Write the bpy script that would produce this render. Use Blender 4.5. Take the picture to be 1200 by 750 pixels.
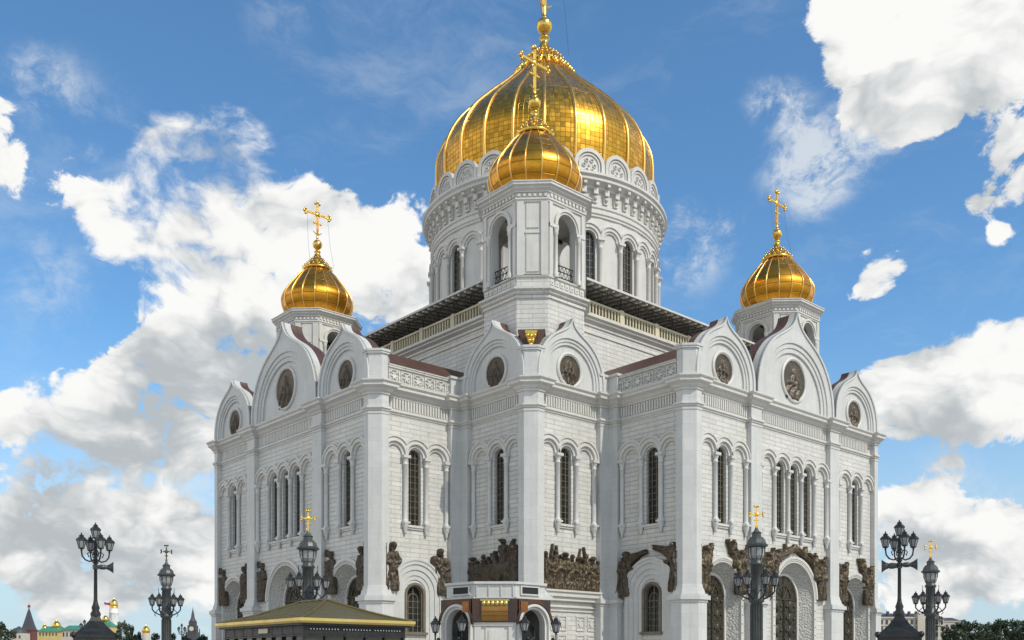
import bpy, bmesh, math, random
import numpy as np
from mathutils import Vector, Matrix
from mathutils.geometry import tessellate_polygon
for o in list(bpy.data.objects): bpy.data.objects.remove(o)
SC = bpy.context.scene
COL = SC.collection
PI = math.pi
R = math.radians

# ------------------------------------------------------------------ camera
# building axes: +X is the left-hand facade's outward normal, +Y the right-hand facade's
F_PX, CX_PX, HOR_PX, EYE = 1106.56, 616.66, 777.9, 1.7
CAM = Vector((90.263, 96.188, EYE))
VANG = R(225) + 0.051
FWD = Vector((math.cos(VANG), math.sin(VANG), 0))
RGT = Vector((math.sin(VANG), -math.cos(VANG), 0))
cd = bpy.data.cameras.new('camera'); cam = bpy.data.objects.new('camera', cd); COL.objects.link(cam)
cam.location = CAM
cam.rotation_euler = (R(90), 0, VANG - R(90))
cd.sensor_fit = 'HORIZONTAL'; cd.sensor_width = 36; cd.lens = 36 * F_PX / 1200
cd.shift_x = (600 - CX_PX) / 1200; cd.shift_y = (HOR_PX - 375) / 1200
cd.clip_start = 0.5; cd.clip_end = 6000
SC.camera = cam

def at(u, z, Z):
    """world point at photo column u, depth Z, height z"""
    p = CAM + FWD * Z + RGT * (Z * (u - CX_PX) / F_PX)
    return Vector((p.x, p.y, z))
def hz(v, Z): return EYE + (HOR_PX - v) * Z / F_PX
def pdir(u, v):
    d = FWD + RGT * ((u - CX_PX) / F_PX) + Vector((0, 0, (HOR_PX - v) / F_PX))
    return d.normalized(), d.length

# ------------------------------------------------------------------ light
SUN_AZ, SUN_EL = R(97), R(46)
SC.view_settings.view_transform = 'Standard'; SC.view_settings.look = 'None'
SC.view_settings.exposure = 0.0; SC.view_settings.gamma = 1
sd = bpy.data.lights.new('sun', 'SUN'); sun = bpy.data.objects.new('sun', sd); COL.objects.link(sun)
sd.energy = 3.1; sd.angle = R(0.53); sd.color = (1, 0.945, 0.84)
SUNV = Vector((math.cos(SUN_AZ) * math.cos(SUN_EL), math.sin(SUN_AZ) * math.cos(SUN_EL), math.sin(SUN_EL)))
sun.rotation_euler = SUNV.to_track_quat('Z', 'Y').to_euler()

W = bpy.data.worlds.new('World'); SC.world = W; W.use_nodes = True
def sky():
    nt = W.node_tree; N = nt.nodes; Lk = nt.links; N.clear()
    def nd(t, **k):
        n = N.new(t)
        for a, b in k.items(): setattr(n, a, b)
        return n
    def mt(op, a, b=None, c=None, clamp=False):
        n = nd('ShaderNodeMath', operation=op); n.use_clamp = clamp
        for i, x in enumerate((a, b, c)):
            if x is None: continue
            if isinstance(x, (int, float)): n.inputs[i].default_value = x
            else: Lk.new(x, n.inputs[i])
        return n.outputs[0]
    def vm(op, a, b):
        n = nd('ShaderNodeVectorMath', operation=op)
        for i, x in enumerate((a, b)):
            if isinstance(x, (tuple, Vector)): n.inputs[i].default_value = x
            else: Lk.new(x, n.inputs[i])
        return n
    def noise(vec, scale, detail, rough, dist=0.0):
        n = nd('ShaderNodeTexNoise'); Lk.new(vec, n.inputs['Vector'])
        n.inputs['Scale'].default_value = scale; n.inputs['Detail'].default_value = detail
        n.inputs['Roughness'].default_value = rough; n.inputs['Distortion'].default_value = dist
        return n.outputs['Fac']
    def ss(x, a, b):
        n = nd('ShaderNodeMapRange', interpolation_type='SMOOTHSTEP'); Lk.new(x, n.inputs[0])
        n.inputs[1].default_value = a; n.inputs[2].default_value = b; return n.outputs[0]
    tc = nd('ShaderNodeTexCoord'); D = vm('NORMALIZE', tc.outputs['Generated'], (0, 0, 0)).outputs[0]
    nz = nd('ShaderNodeMapping'); Lk.new(D, nz.inputs['Vector']); nz.inputs['Scale'].default_value = (1, 1, 1.35); ND = nz.outputs[0]
    def blobs(lst):
        acc = None
        for (u, v, r, w) in lst:
            d, ln = pdir(u, v)
            s2 = (0.62 * r / F_PX / ln ** 1.3) ** 2
            dt = vm('DOT_PRODUCT', D, d).outputs['Value']
            e = mt('EXPONENT', mt('MULTIPLY', mt('SUBTRACT', dt, 1.0), 1.0 / s2))
            acc = mt('MULTIPLY', e, w) if acc is None else mt('MULTIPLY_ADD', e, w, acc)
        return acc
    cum = [(225,205,66,1.1),(262,200,58,1.0),(185,180,32,.8),(215,170,34,.6),(200,250,60,.8),(130,240,46,.8),(85,228,34,.7),(165,290,50,.6),(270,280,60,.8),(330,265,45,.8),(375,245,36,.7),
           (420,275,48,.8),(470,300,55,.8),(400,330,70,.8),(310,340,70,.8),(480,370,60,.7),(250,370,60,.8),(185,400,55,.8),(320,420,70,.8),(150,445,45,.8),(230,450,70,.8),
           (90,480,48,.8),(30,490,42,.8),(160,510,70,.7),(60,550,75,.8),(130,590,60,.7),(20,620,60,.7),(100,650,70,.7),(200,620,46,.8),(240,645,50,.8),(180,690,60,.7),(40,700,60,.6),(250,520,40,.6),(210,525,40,.5),
           (-5,135,30,.8),(5,175,36,.9),(12,205,28,.7),(270,700,60,.7),(110,715,60,.6),
           (975,30,46,.8),(1010,85,44,.8),(1050,40,70,.8),(1090,100,60,.8),(1130,50,80,.8),(1190,60,80,.8),(1000,130,26,.6),(1060,140,36,.6),(1200,0,80,.8),(1120,-40,90,.8),(990,-30,50,.8),
           (1190,165,26,.9),(1165,190,22,.7),(1195,215,26,.7),(1155,235,22,.7),(1175,270,18,.5),(1028,325,30,.8),(1008,296,16,.66),(1052,316,24,.66),(1100,322,20,.6),(1015,335,22,.6),
           (1040,440,38,.8),(1085,440,44,.9),(1140,430,40,.9),(1190,425,46,.9),(1060,480,46,.8),(1120,480,52,.9),(1180,485,52,.9),(1010,470,40,.8),(1185,385,22,.7),(1155,382,14,.5),
           (1050,600,40,.8),(1095,612,44,.8),(1060,640,60,.8),(1130,650,50,.8),(1185,625,40,.8),(1190,680,60,.7),(1110,700,60,.7),(1040,700,60,.7)]
    wis = [(30,95,60,.5),(70,110,50,.4),(330,10,70,.35),(50,300,60,.3),(110,345,60,.22),(30,350,50,.25),(900,110,30,.5),(930,150,36,.6),(950,190,40,.55),(910,200,30,.5),(925,120,30,.5),(970,215,40,.45),(940,235,40,.4),(890,120,24,.4),(980,180,40,.5),(990,160,50,.5),(1040,150,60,.5),
           (110,185,22,.6),(820,290,45,.6),(790,310,40,.5),(800,250,20,.5),(850,270,30,.3),(40,425,60,.2),(220,570,60,.45),(1100,560,60,.15),(600,720,400,.3),(1150,640,50,.4),(680,10,60,.15),(150,130,60,.25),
           (30,580,120,.3),(1130,640,120,.4),(130,640,140,.4)]
    gry = [(170,455,60,.8),(240,490,60,.9),(110,500,50,.5),(60,590,60,.8),(140,650,70,.7),(60,640,60,.8),(20,660,60,.6),(230,300,60,.25),(180,540,60,.8),(340,470,90,.8),(290,390,50,.5),
           (1120,515,50,1.),(1070,520,50,.9),(1180,530,50,.9),(1130,110,60,.45),(1180,80,60,.4),(1080,650,60,.6),(1160,680,60,.7),(1040,120,50,.35),(120,700,90,.6)]
    def nd_z(v):
        x = nd('ShaderNodeSeparateXYZ'); Lk.new(v, x.inputs[0]); return x.outputs[2]
    # breakup noises on the direction sphere
    warp = nd('ShaderNodeTexNoise'); Lk.new(ND, warp.inputs['Vector']); warp.inputs['Scale'].default_value = 9; warp.inputs['Detail'].default_value = 4
    wv = vm('SUBTRACT', warp.outputs['Color'], (0.5, 0.5, 0.5)).outputs[0]
    sc = nd('ShaderNodeVectorMath', operation='SCALE'); Lk.new(wv, sc.inputs[0]); sc.inputs['Scale'].default_value = 0.10
    WD = vm('ADD', ND, sc.outputs[0]).outputs[0]
    n1 = noise(WD, 13, 13, 0.70); fl = nd('ShaderNodeMapping'); Lk.new(WD, fl.inputs['Vector']); fl.inputs['Scale'].default_value = (1, 1, 1.9); FD = fl.outputs[0]
    n2 = noise(FD, 6.5, 8, 0.55); n3 = noise(FD, 22, 6, 0.6)
    vo = nd('ShaderNodeTexVoronoi', feature='F1'); Lk.new(WD, vo.inputs['Vector'])
    for k_, v_ in (('Scale', 15.0), ('Detail', 2.0), ('Roughness', .5), ('Lacunarity', 2.3)): vo.inputs[k_].default_value = v_
    vd = vo.outputs['Distance']
    # unseen clouds added outside the framed sky, cover set for fill light
    cdir, _ = pdir(600, 375)
    away = ss(mt('MULTIPLY', vm('DOT_PRODUCT', D, cdir).outputs['Value'], -1.0), -0.80, -0.66)
    low = ss(nd_z(D), .95, .55)
    gen = mt('MULTIPLY', mt('MULTIPLY', away, low), mt('MULTIPLY', ss(noise(ND, 2.6, 3, .5), .33, .55), 1.05))
    dens = mt('ADD', mt('MINIMUM', blobs(cum), .99), gen)
    dens = mt('ADD', dens, mt('MULTIPLY', mt('ADD', mt('MULTIPLY', mt('SUBTRACT', n1, .5), 2.6), mt('MULTIPLY', mt('SUBTRACT', .86, vd), .85)), mt('MULTIPLY', dens, 5.0, clamp=True)))
    nl = noise(ND, 3.4, 2, .5)
    wid = nd('ShaderNodeMapRange', interpolation_type='SMOOTHSTEP'); Lk.new(dens, wid.inputs[0]); wid.inputs[1].default_value = .36
    Lk.new(mt('MULTIPLY_ADD', ss(nl, .42, .66), .75, .62), wid.inputs[2]); cov = wid.outputs[0]
    wd = mt('MULTIPLY', blobs(wis), ss(n1, .30, .72))
    st_ = nd('ShaderNodeMapping'); Lk.new(WD, st_.inputs['Vector']); st_.inputs['Scale'].default_value = (1, 1, 2.4); st_.inputs['Rotation'].default_value = (.25, .15, 0)
    veil = mt('MULTIPLY', ss(noise(st_.outputs[0], 3.2, 8, .65), .48, .82), .42)
    wcov = mt('MAXIMUM', mt('MULTIPLY', ss(wd, .05, .75), .75), veil)
    g = mt('ADD', mt('MULTIPLY', mt('MINIMUM', blobs(gry), 1.0), .85), mt('MULTIPLY', mt('SUBTRACT', n2, .46), 4.2))
    g = mt('ADD', g, mt('MULTIPLY', mt('SUBTRACT', n3, .5), .8))
    g = mt('ADD', g, mt('MULTIPLY', mt('SUBTRACT', vd, .84), 1.3))
    gs = ss(g, .0, 1.5)
    st = nd('ShaderNodeTexSky', sky_type='NISHITA'); st.sun_disc = False
    st.sun_elevation = SUN_EL; st.sun_rotation = R(90) - SUN_AZ
    st.air_density = 1.0; st.dust_density = 0.6; st.ozone_density = 2.2; st.altitude = 100
    def mix(f, a, b, blend='MIX'):
        m = nd('ShaderNodeMix', data_type='RGBA', blend_type=blend)
        if isinstance(f, float): m.inputs[0].default_value = f
        else: Lk.new(f, m.inputs[0])
        for x, i in ((a, 6), (b, 7)):
            if isinstance(x, tuple): m.inputs[i].default_value = (*x, 1)
            else: Lk.new(x, m.inputs[i])
        return m.outputs[2]
    K = 1 / SKY_S
    white = (CLOUD * K, CLOUD * K * .995, CLOUD * K * .975); grey = (CLOUD * K * .50, CLOUD * K * .54, CLOUD * K * .565)
    cloudc = mix(gs, white, grey)
    base = mix(1.0, st.outputs[0], SKY_TINT, 'MULTIPLY')
    hzm = mt('MULTIPLY', ss(nd_z(D), .34, .0), .85)
    base = mix(hzm, base, (CLOUD * K * .56, CLOUD * K * .68, CLOUD * K * .78))
    c = mix(wcov, base, (CLOUD * K * .82, CLOUD * K * .86, CLOUD * K * .88))
    # unseen clouds made brighter and warmer than those in view, as added fill light
    cloudc = mix(away, cloudc, (CLOUD * K * 1.38, CLOUD * K * 1.33, CLOUD * K * 1.22))
    c = mix(cov, c, cloudc)
    bg = nd('ShaderNodeBackground'); Lk.new(c, bg.inputs[0]); bg.inputs[1].default_value = SKY_S
    out = nd('ShaderNodeOutputWorld'); Lk.new(bg.outputs[0], out.inputs[0])
SKY_S = 0.15; CLOUD = 0.97; SKY_TINT = (0.72, 1.06, 1.20)
sky()

# ------------------------------------------------------------------ materials
MATS = {}
def mat(name, base, rough=.6, metal=0.0, build=None, spec=.5):
    m = bpy.data.materials.new(name); m.use_nodes = True
    b = m.node_tree.nodes['Principled BSDF']
    b.inputs['Base Color'].default_value = (*base, 1); b.inputs['Roughness'].default_value = rough
    b.inputs['Metallic'].default_value = metal; b.inputs['Specular IOR Level'].default_value = spec
    if build: build(m.node_tree, b)
    MATS[name] = m; return m
class NT:
    def __init__(s, nt): s.nt = nt
    def n(s, t, ins=None, **k):
        n = s.nt.nodes.new(t)
        for a, b in k.items(): setattr(n, a, b)
        for a, b in (ins or {}).items(): s.set(n.inputs[a], b)
        return n
    def set(s, i, v):
        if hasattr(v, 'is_linked'): s.nt.links.new(v, i)
        else: i.default_value = v
    def math(s, op, a, b=0.0):
        n = s.n('ShaderNodeMath', operation=op); s.set(n.inputs[0], a); s.set(n.inputs[1], b); return n.outputs[0]
    def mix(s, f, a, b, blend='MIX'):
        m = s.n('ShaderNodeMix', data_type='RGBA', blend_type=blend); s.set(m.inputs[0], f)
        s.set(m.inputs[6], (*a, 1) if isinstance(a, tuple) and len(a) == 3 else a); s.set(m.inputs[7], (*b, 1) if isinstance(b, tuple) and len(b) == 3 else b); return m.outputs[2]
    def rng(s, x, a, b, c=0., d=1.):
        m = s.n('ShaderNodeMapRange'); s.set(m.inputs[0], x)
        for i, v in zip((1, 2, 3, 4), (a, b, c, d)): m.inputs[i].default_value = v
        return m.outputs[0]
    def noise(s, vec, scale, detail=5, rough=.6):
        n = s.n('ShaderNodeTexNoise', {'Scale': scale, 'Detail': detail, 'Roughness': rough}); s.set(n.inputs['Vector'], vec); return n
    def bump(s, h, strength, dist, b, nrm=None):
        n = s.n('ShaderNodeBump', {'Strength': strength, 'Distance': dist, 'Height': h})
        if nrm is not None: s.set(n.inputs['Normal'], nrm)
        s.nt.links.new(n.outputs[0], b.inputs['Normal']); return n.outputs[0]

def stone(c1, c2, mortar, row, width, joint, bump, stain=.5):
    def f(nt, b):
        T = NT(nt); uv = T.n('ShaderNodeTexCoord'); U = uv.outputs['UV']; G = uv.outputs['Object']
        br = T.n('ShaderNodeTexBrick', {'Scale': 1.0, 'Mortar Size': joint, 'Mortar Smooth': .3, 'Bias': 0., 'Brick Width': width, 'Row Height': row, 'Color1': (*c1, 1), 'Color2': (*c2, 1), 'Mortar': (*mortar, 1)})
        br.offset = .5; T.set(br.inputs['Vector'], U)
        no = T.noise(G, .35, 8, .65).outputs['Fac']; n2 = T.noise(U, 2.2, 6, .7).outputs['Fac']
        # streaks that run down the stone
        mp = T.n('ShaderNodeMapping', {'Scale': (1.1, .07, 1)}); T.set(mp.inputs[0], U)
        n3 = T.noise(mp.outputs[0], 1.6, 6, .7).outputs['Fac']
        c = T.mix(T.rng(no, .38, .72, 0, stain), br.outputs['Color'], tuple(x * y for x, y in zip(c2, (.80, .81, .80))))
        c = T.mix(T.rng(n3, .48, .74, 0, .6 * stain + .15), c, tuple(x * y for x, y in zip(c2, (.70, .69, .65))))
        c = T.mix(T.rng(n2, .5, .75, 0, .35), c, tuple(min(1, x * 1.1) for x in c1))
        T.nt.links.new(c, b.inputs['Base Color'])
        n4 = T.noise(U, 9, 4, .8).outputs['Fac']; c = T.mix(T.rng(n4, .42, .7, 0, .4), c, tuple(x * .72 for x in c2)); nt.links.new(c, b.inputs['Base Color'])
        h = T.math('ADD', T.math('MULTIPLY', br.outputs['Fac'], -1.0), T.math('MULTIPLY', n2, .25))
        T.bump(h, bump, .04, b)
    return f
mat('marble_courses', (.6, .6, .58), .55, build=stone((.68, .66, .605), (.565, .552, .51), (.34, .335, .305), .46, 2.3, .03, .8, .7))
mat('marble_smooth', (.6, .62, .62), .5, build=stone((.60, .595, .565), (.54, .54, .515), (.40, .40, .38), 1.3, 2.6, .012, .2, .6))
mat('marble_trim', (.6, .6, .58), .5, build=stone((.64, .62, .57), (.57, .555, .515), (.50, .485, .45), 2.2, 3.1, .01, .15, .6))

def carved(nt, b):
    T = NT(nt); U = T.n('ShaderNodeTexCoord').outputs['Object']
    vo = T.n('ShaderNodeTexVoronoi', {'Scale': 4.6}); T.set(vo.inputs['Vector'], U); no = T.noise(U, 4, 5, .7).outputs['Fac']
    nt.links.new(T.mix(T.rng(no, .35, .65), (.50, .49, .45), (.36, .35, .31)), b.inputs['Base Color'])
    T.bump(T.math('ADD', T.math('MULTIPLY', vo.outputs['Distance'], -1.), T.math('MULTIPLY', no, .5)), 1.0, .10, b)
mat('marble_carved', (.5, .49, .45), .6, build=carved)
def gold_f(tu, tv, tilt, base, dark):
    def f(nt, b):
        T = NT(nt); U = T.n('ShaderNodeTexCoord').outputs['UV']
        br = T.n('ShaderNodeTexBrick', {'Scale': 1.0, 'Mortar Size': .06 * tv, 'Mortar Smooth': .3, 'Brick Width': tu, 'Row Height': tv, 'Color1': (*base, 1), 'Color2': (*base, 1), 'Mortar': (*dark, 1)})
        br.offset = 0; T.set(br.inputs['Vector'], U)
        dv = T.n('ShaderNodeVectorMath', {1: (tu, tv, 1)}, operation='DIVIDE'); T.set(dv.inputs[0], U)
        fl = T.n('ShaderNodeVectorMath', operation='FLOOR'); T.set(fl.inputs[0], dv.outputs[0])
        wn = T.n('ShaderNodeTexWhiteNoise', noise_dimensions='3D'); T.set(wn.inputs['Vector'], fl.outputs[0])
        no = T.noise(U, 1.3, 4, .6)
        c = T.mix(T.rng(wn.outputs['Value'], 0, 1, 0, .6), br.outputs['Color'], dark)
        c = T.mix(T.rng(no.outputs['Fac'], .45, .7, 0, .5), c, dark)
        nt.links.new(c, b.inputs['Base Color'])
        nt.links.new(T.rng(no.outputs['Fac'], .3, .7, .24, .40), b.inputs['Roughness'])
        ge = T.n('ShaderNodeNewGeometry')
        j = T.n('ShaderNodeVectorMath', {1: (.5, .5, .5)}, operation='SUBTRACT'); T.set(j.inputs[0], wn.outputs['Color'])
        sc = T.n('ShaderNodeVectorMath', operation='SCALE'); T.set(sc.inputs[0], j.outputs[0]); sc.inputs['Scale'].default_value = tilt
        ad = T.n('ShaderNodeVectorMath', operation='ADD'); T.set(ad.inputs[0], ge.outputs['Normal']); T.set(ad.inputs[1], sc.outputs[0])
        nm = T.n('ShaderNodeVectorMath', operation='NORMALIZE'); T.set(nm.inputs[0], ad.outputs[0])
        h = T.math('ADD', T.math('MULTIPLY', br.outputs['Fac'], -1.), T.math('MULTIPLY', no.outputs['Fac'], .5))
        T.bump(h, .45, .06, b, nm.outputs[0])
    return f
mat('gold_tiles', (.80, .46, .07), .25, 1, gold_f(.62, .60, .075, (.76, .41, .048), (.27, .125, .015)))
mat('gold_panels', (.80, .46, .07), .25, 1, gold_f(2.0, 1.15, .06, (.74, .35, .035), (.34, .145, .018)))
def worn(c2, scale, amt, bump=.2, dist=.03):
    def f(nt, b):
        T = NT(nt); G = T.n('ShaderNodeTexCoord').outputs['Object']
        no = T.noise(G, scale, 6, .65).outputs['Fac']
        base = tuple(b.inputs['Base Color'].default_value)[:3]
        nt.links.new(T.mix(T.rng(no, .4, .68, 0, amt), base, c2), b.inputs['Base Color'])
        r = b.inputs['Roughness'].default_value
        nt.links.new(T.rng(no, .3, .7, max(0, r - .1), min(1, r + .12)), b.inputs['Roughness'])
        T.bump(no, bump, dist, b)
    return f
mat('gold_bright', (.86, .55, .11), .24, 1, worn((.6, .34, .06), 2.0, .6))
mat('gold_ribs', (.78, .48, .13), .32, 1, worn((.62, .36, .1), 1.2, .5))
mat('bronze', (.060, .046, .032), .46, .35, worn((.115, .086, .053), 1.6, .9, .5, .06))
mat('bronze_light', (.062, .047, .029), .46, .45, worn((.135, .10, .055), 1.3, .9, .5, .06))
mat('gilded_bronze', (.34, .21, .06), .38, .85, worn((.36, .13, .04), 2.2, .9))
mat('bronze_door', (.055, .05, .038), .42, .7, worn((.12, .10, .06), 2.4, .8, .3))
def seams(nt, b):
    T = NT(nt); U = T.n('ShaderNodeTexCoord').outputs['UV']
    w = T.n('ShaderNodeTexBrick', {'Scale': 1.0, 'Mortar Size': .03, 'Brick Width': .62, 'Row Height': 30., 'Color1': (.085, .037, .024, 1), 'Color2': (.066, .030, .020, 1), 'Mortar': (.04, .02, .015, 1)}); w.offset = 0
    T.set(w.inputs['Vector'], U); no = T.noise(U, .8, 6, .7).outputs['Fac']
    nt.links.new(T.mix(T.rng(no, .4, .7, 0, .6), w.outputs['Color'], (.10, .052, .036)), b.inputs['Base Color'])
    T.bump(w.outputs['Fac'], .5, .05, b)
mat('roof_copper', (.08, .035, .024), .5, 0, seams)
def glassy(nt, b):
    T = NT(nt); U = T.n('ShaderNodeTexCoord').outputs['Object']
    no = T.noise(U, 1.1, 3, .5).outputs['Fac']
    nt.links.new(T.mix(T.rng(no, .35, .65), (.012, .012, .011), (.035, .032, .026)), b.inputs['Base Color'])
    T.bump(no, .12, .05, b)
mat('glass_and_gallery_shade', (.02, .02, .018), .12, 0, glassy)
mat('lattice', (.17, .15, .11), .5, 0, worn((.09, .08, .06), 2, .8))
mat('iron', (.016, .017, .017), .42, .3, worn((.035, .034, .032), 3, .8))
mat('iron_grey', (.055, .060, .058), .45, .3, worn((.09, .095, .09), 1.5, .8, .3))
mat('canopy_dark', (.24, .23, .21), .6, 0, worn((.34, .33, .30), 1, .7))
mat('canopy_rib', (.78, .76, .68), .6, 0, worn((.3, .28, .22), 1, .7))
mat('cream_stone', (.58, .53, .37), .6, 0, worn((.46, .42, .30), .6, .7))
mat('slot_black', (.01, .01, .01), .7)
mat('lamp_glass', (.24, .25, .245), .12, 0, worn((.22, .23, .23), 5, .8), spec=.8)
mat('kiosk_roof', (.17, .135, .05), .42, .6, worn((.15, .125, .05), .9, .9, .4))
mat('kiosk_gold', (.66, .52, .18), .32, .8, worn((.55, .4, .12), 1.2, .5))
mat('kiosk_glass', (.018, .019, .017), .1, 0, glassy)
mat('copper_orange', (.34, .15, .055), .34, .85, worn((.20, .07, .03), 1.4, .8, .3))
mat('copper_dark', (.060, .046, .040), .4, .6, worn((.17, .075, .04), 1.6, .7))
mat('white_paint', (.72, .72, .69), .5, 0, worn((.6, .6, .57), 1.5, .6))
mat('bulb_white', (.8, .8, .78), .3)
mat('brick_red', (.13, .05, .04), .8, 0, worn((.14, .045, .035), .4, .8))
mat('slate_dark', (.045, .048, .06), .6, 0, worn((.075, .07, .07), .3, .8))
mat('roof_green', (.045, .20, .13), .5, 0, worn((.07, .26, .19), .15, .8))
mat('wall_yellow', (.55, .43, .16), .7, 0, worn((.45, .34, .14), .2, .8))
mat('wall_cream', (.50, .46, .37), .7, 0, worn((.40, .37, .30), .2, .8))
mat('far_glass', (.05, .052, .055), .25)
mat('flag_white', (.75, .75, .75), .8); mat('flag_blue', (.04, .08, .35), .8); mat('flag_red', (.5, .03, .04), .8)
mat('bark', (.075, .055, .04), .9, 0, worn((.04, .03, .02), 3, .8, .5))
def leafm(nt, b):
    T = NT(nt); gi = T.n('ShaderNodeNewGeometry'); ob = T.n('ShaderNodeObjectInfo')
    nt.links.new(T.mix(gi.outputs['Random Per Island'], (.020, .036, .014), (.05, .074, .028)), b.inputs['Base Color'])
mat('leaves', (.05, .08, .03), .6, 0, leafm)
def pave(nt, b):
    T = NT(nt); G = T.n('ShaderNodeTexCoord').outputs['Object']
    br = T.n('ShaderNodeTexBrick', {'Scale': 1.0, 'Mortar Size': .012, 'Brick Width': 1.2, 'Row Height': .6, 'Color1': (.38, .36, .34, 1), 'Color2': (.31, .30, .29, 1), 'Mortar': (.16, .15, .14, 1)})
    T.set(br.inputs['Vector'], G); no = T.noise(G, .25, 8, .65).outputs['Fac']
    nt.links.new(T.mix(T.rng(no, .4, .7, 0, .6), br.outputs['Color'], (.27, .26, .25)), b.inputs['Base Color'])
    T.bump(T.math('MULTIPLY', br.outputs['Fac'], -1.), .4, .01, b)
mat('paving', (.35, .34, .32), .8, 0, pave)

# ------------------------------------------------------------------ mesh builder
class MB:
    def __init__(s): s.v = []; s.f = []; s.sm = []; s.mi = []; s.uv = {}; s.cur = 0
    def add(s, vs, fs, smooth=False, M=None, uvs=None):
        o = len(s.v)
        s.v += [tuple(M @ Vector(p)) if M else tuple(p) for p in vs]
        for i, f in enumerate(fs):
            s.f.append(tuple(o + k for k in f)); s.sm.append(smooth); s.mi.append(s.cur)
            if uvs: s.uv[len(s.f) - 1] = uvs[i]
        return s
    def box(s, x0, x1, y0, y1, z0, z1, M=None):
        v = [(x0,y0,z0),(x1,y0,z0),(x1,y1,z0),(x0,y1,z0),(x0,y0,z1),(x1,y0,z1),(x1,y1,z1),(x0,y1,z1)]
        return s.add(v, [(0,3,2,1),(4,5,6,7),(0,1,5,4),(1,2,6,5),(2,3,7,6),(3,0,4,7)], M=M)
    def prism(s, poly, z0, z1, M=None, top=None):
        n = len(poly); t = top or poly
        v = [(x, y, z0) for x, y in poly] + [(x, y, z1) for x, y in t]
        return s.add(v, [tuple(range(n))[::-1], tuple(range(n, 2 * n))] + [(i, (i + 1) % n, n + (i + 1) % n, n + i) for i in range(n)], M=M)
    def slab(s, poly, d0, d1, holes=(), back=False, M=None, smooth=False):
        """polygon in local (x,z); front at depth d1 (outward = -y), back at d0"""
        loops = [poly] + [list(h) for h in holes]
        pts = [p for l in loops for p in l]
        if holes:
            tr = tessellate_polygon([[Vector((x, z, 0)) for x, z in l] for l in loops])
            fr = []
            for t in tr:
                a, b_, c = (pts[i] for i in t)
                ar = (b_[0]-a[0])*(c[1]-a[1]) - (b_[1]-a[1])*(c[0]-a[0])
                if abs(ar) < 1e-9: continue
                fr.append(tuple(t) if ar > 0 else tuple(t)[::-1])
        else:
            ar = sum(poly[i][0]*poly[(i+1) % len(poly)][1] - poly[(i+1) % len(poly)][0]*poly[i][1] for i in range(len(poly)))
            fr = [tuple(range(len(poly))) if ar > 0 else tuple(range(len(poly)))[::-1]]
        n = len(pts)
        v = [(x, -d1, z) for x, z in pts] + [(x, -d0, z) for x, z in pts]
        fs = list(fr)
        if back: fs += [tuple(n + i for i in f)[::-1] for f in fr]
        s.add(v, fs, M=M)
        o = 0; sides = []
        for li, l in enumerate(loops):
            m = len(l); ar = sum(l[i][0]*l[(i+1) % m][1] - l[(i+1) % m][0]*l[i][1] for i in range(m))
            flip = (ar < 0) != (li > 0)
            for i in range(m):
                q = (o + i, n + o + i, n + o + (i + 1) % m, o + (i + 1) % m)
                sides.append(q[::-1] if flip else q)
            o += m
        return s.add(v, sides, M=M, smooth=smooth)
    def lathe(s, prof, n, M=None, smooth=True, a0=0., a1=2*PI, uv=False, cap=True):
        full = abs(a1 - a0 - 2*PI) < 1e-6; m = n if full else n + 1
        v = [(r*math.cos(a0+(a1-a0)*i/n), r*math.sin(a0+(a1-a0)*i/n), z) for r, z in prof for i in range(m)]
        fs = []
        for j in range(len(prof) - 1):
            for i in range(n): fs.append((j*m+i, j*m+(i+1) % m, (j+1)*m+(i+1) % m, (j+1)*m+i))
        s.add(v, fs, smooth=smooth, M=M)
        if cap and full:
            for j, rev in ((0, True), (len(prof)-1, False)):
                if prof[j][0] > 1e-4:
                    idx = tuple(range(j*m, j*m+m)); vv = [v[i] for i in idx]
                    f = tuple(range(m)); s.add(vv, [f[::-1] if rev else f], M=M)
        return s
    def tube(s, pts, r, n=6, M=None, cap=True):
        pts = [Vector(p) for p in pts]; rs = r if isinstance(r, (list, tuple)) else [r]*len(pts)
        v = []
        up = Vector((0, 0, 1)); prev = None
        for i, p in enumerate(pts):
            t = (pts[min(i+1, len(pts)-1)] - pts[max(i-1, 0)]).normalized()
            a = prev if prev is not None else (up if abs(t.z) < .9 else Vector((1, 0, 0)))
            x = (a - t*a.dot(t)).normalized(); y = t.cross(x); prev = x
            v += [tuple(p + (x*math.cos(2*PI*k/n) + y*math.sin(2*PI*k/n))*rs[i]) for k in range(n)]
        fs = [(i*n+k, i*n+(k+1) % n, (i+1)*n+(k+1) % n, (i+1)*n+k) for i in range(len(pts)-1) for k in range(n)]
        s.add(v, fs, smooth=n > 4, M=M)
        if cap: s.add(v, [tuple(range(n))[::-1], tuple(range((len(pts)-1)*n, len(pts)*n))], M=M)
        return s
    def ball(s, c, r, n=12, M=None, sz=1.0):
        pr = [(r*math.sin(PI*j/n), -r*sz*math.cos(PI*j/n)) for j in range(n+1)]
        T = Matrix.Translation(c); T = M @ T if M else T
        return s.lathe(pr, n, M=T, cap=False)
    def sweep(s, path, prof, closed=False):
        """path: plan polyline with the outside on its right; prof: (offset, z)"""
        n = len(path); rows = []
        for off, z in prof:
            for i in range(n): rows.append((*offset_pt(path, i, off, closed), z))
        k = len(prof); fs = []
        for j in range(k - 1):
            for i in range(n if closed else n - 1):
                a, b_ = j*n+i, j*n+(i+1) % n
                fs.append((a, b_, b_+n, a+n))
        return s.add(rows, fs)
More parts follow.
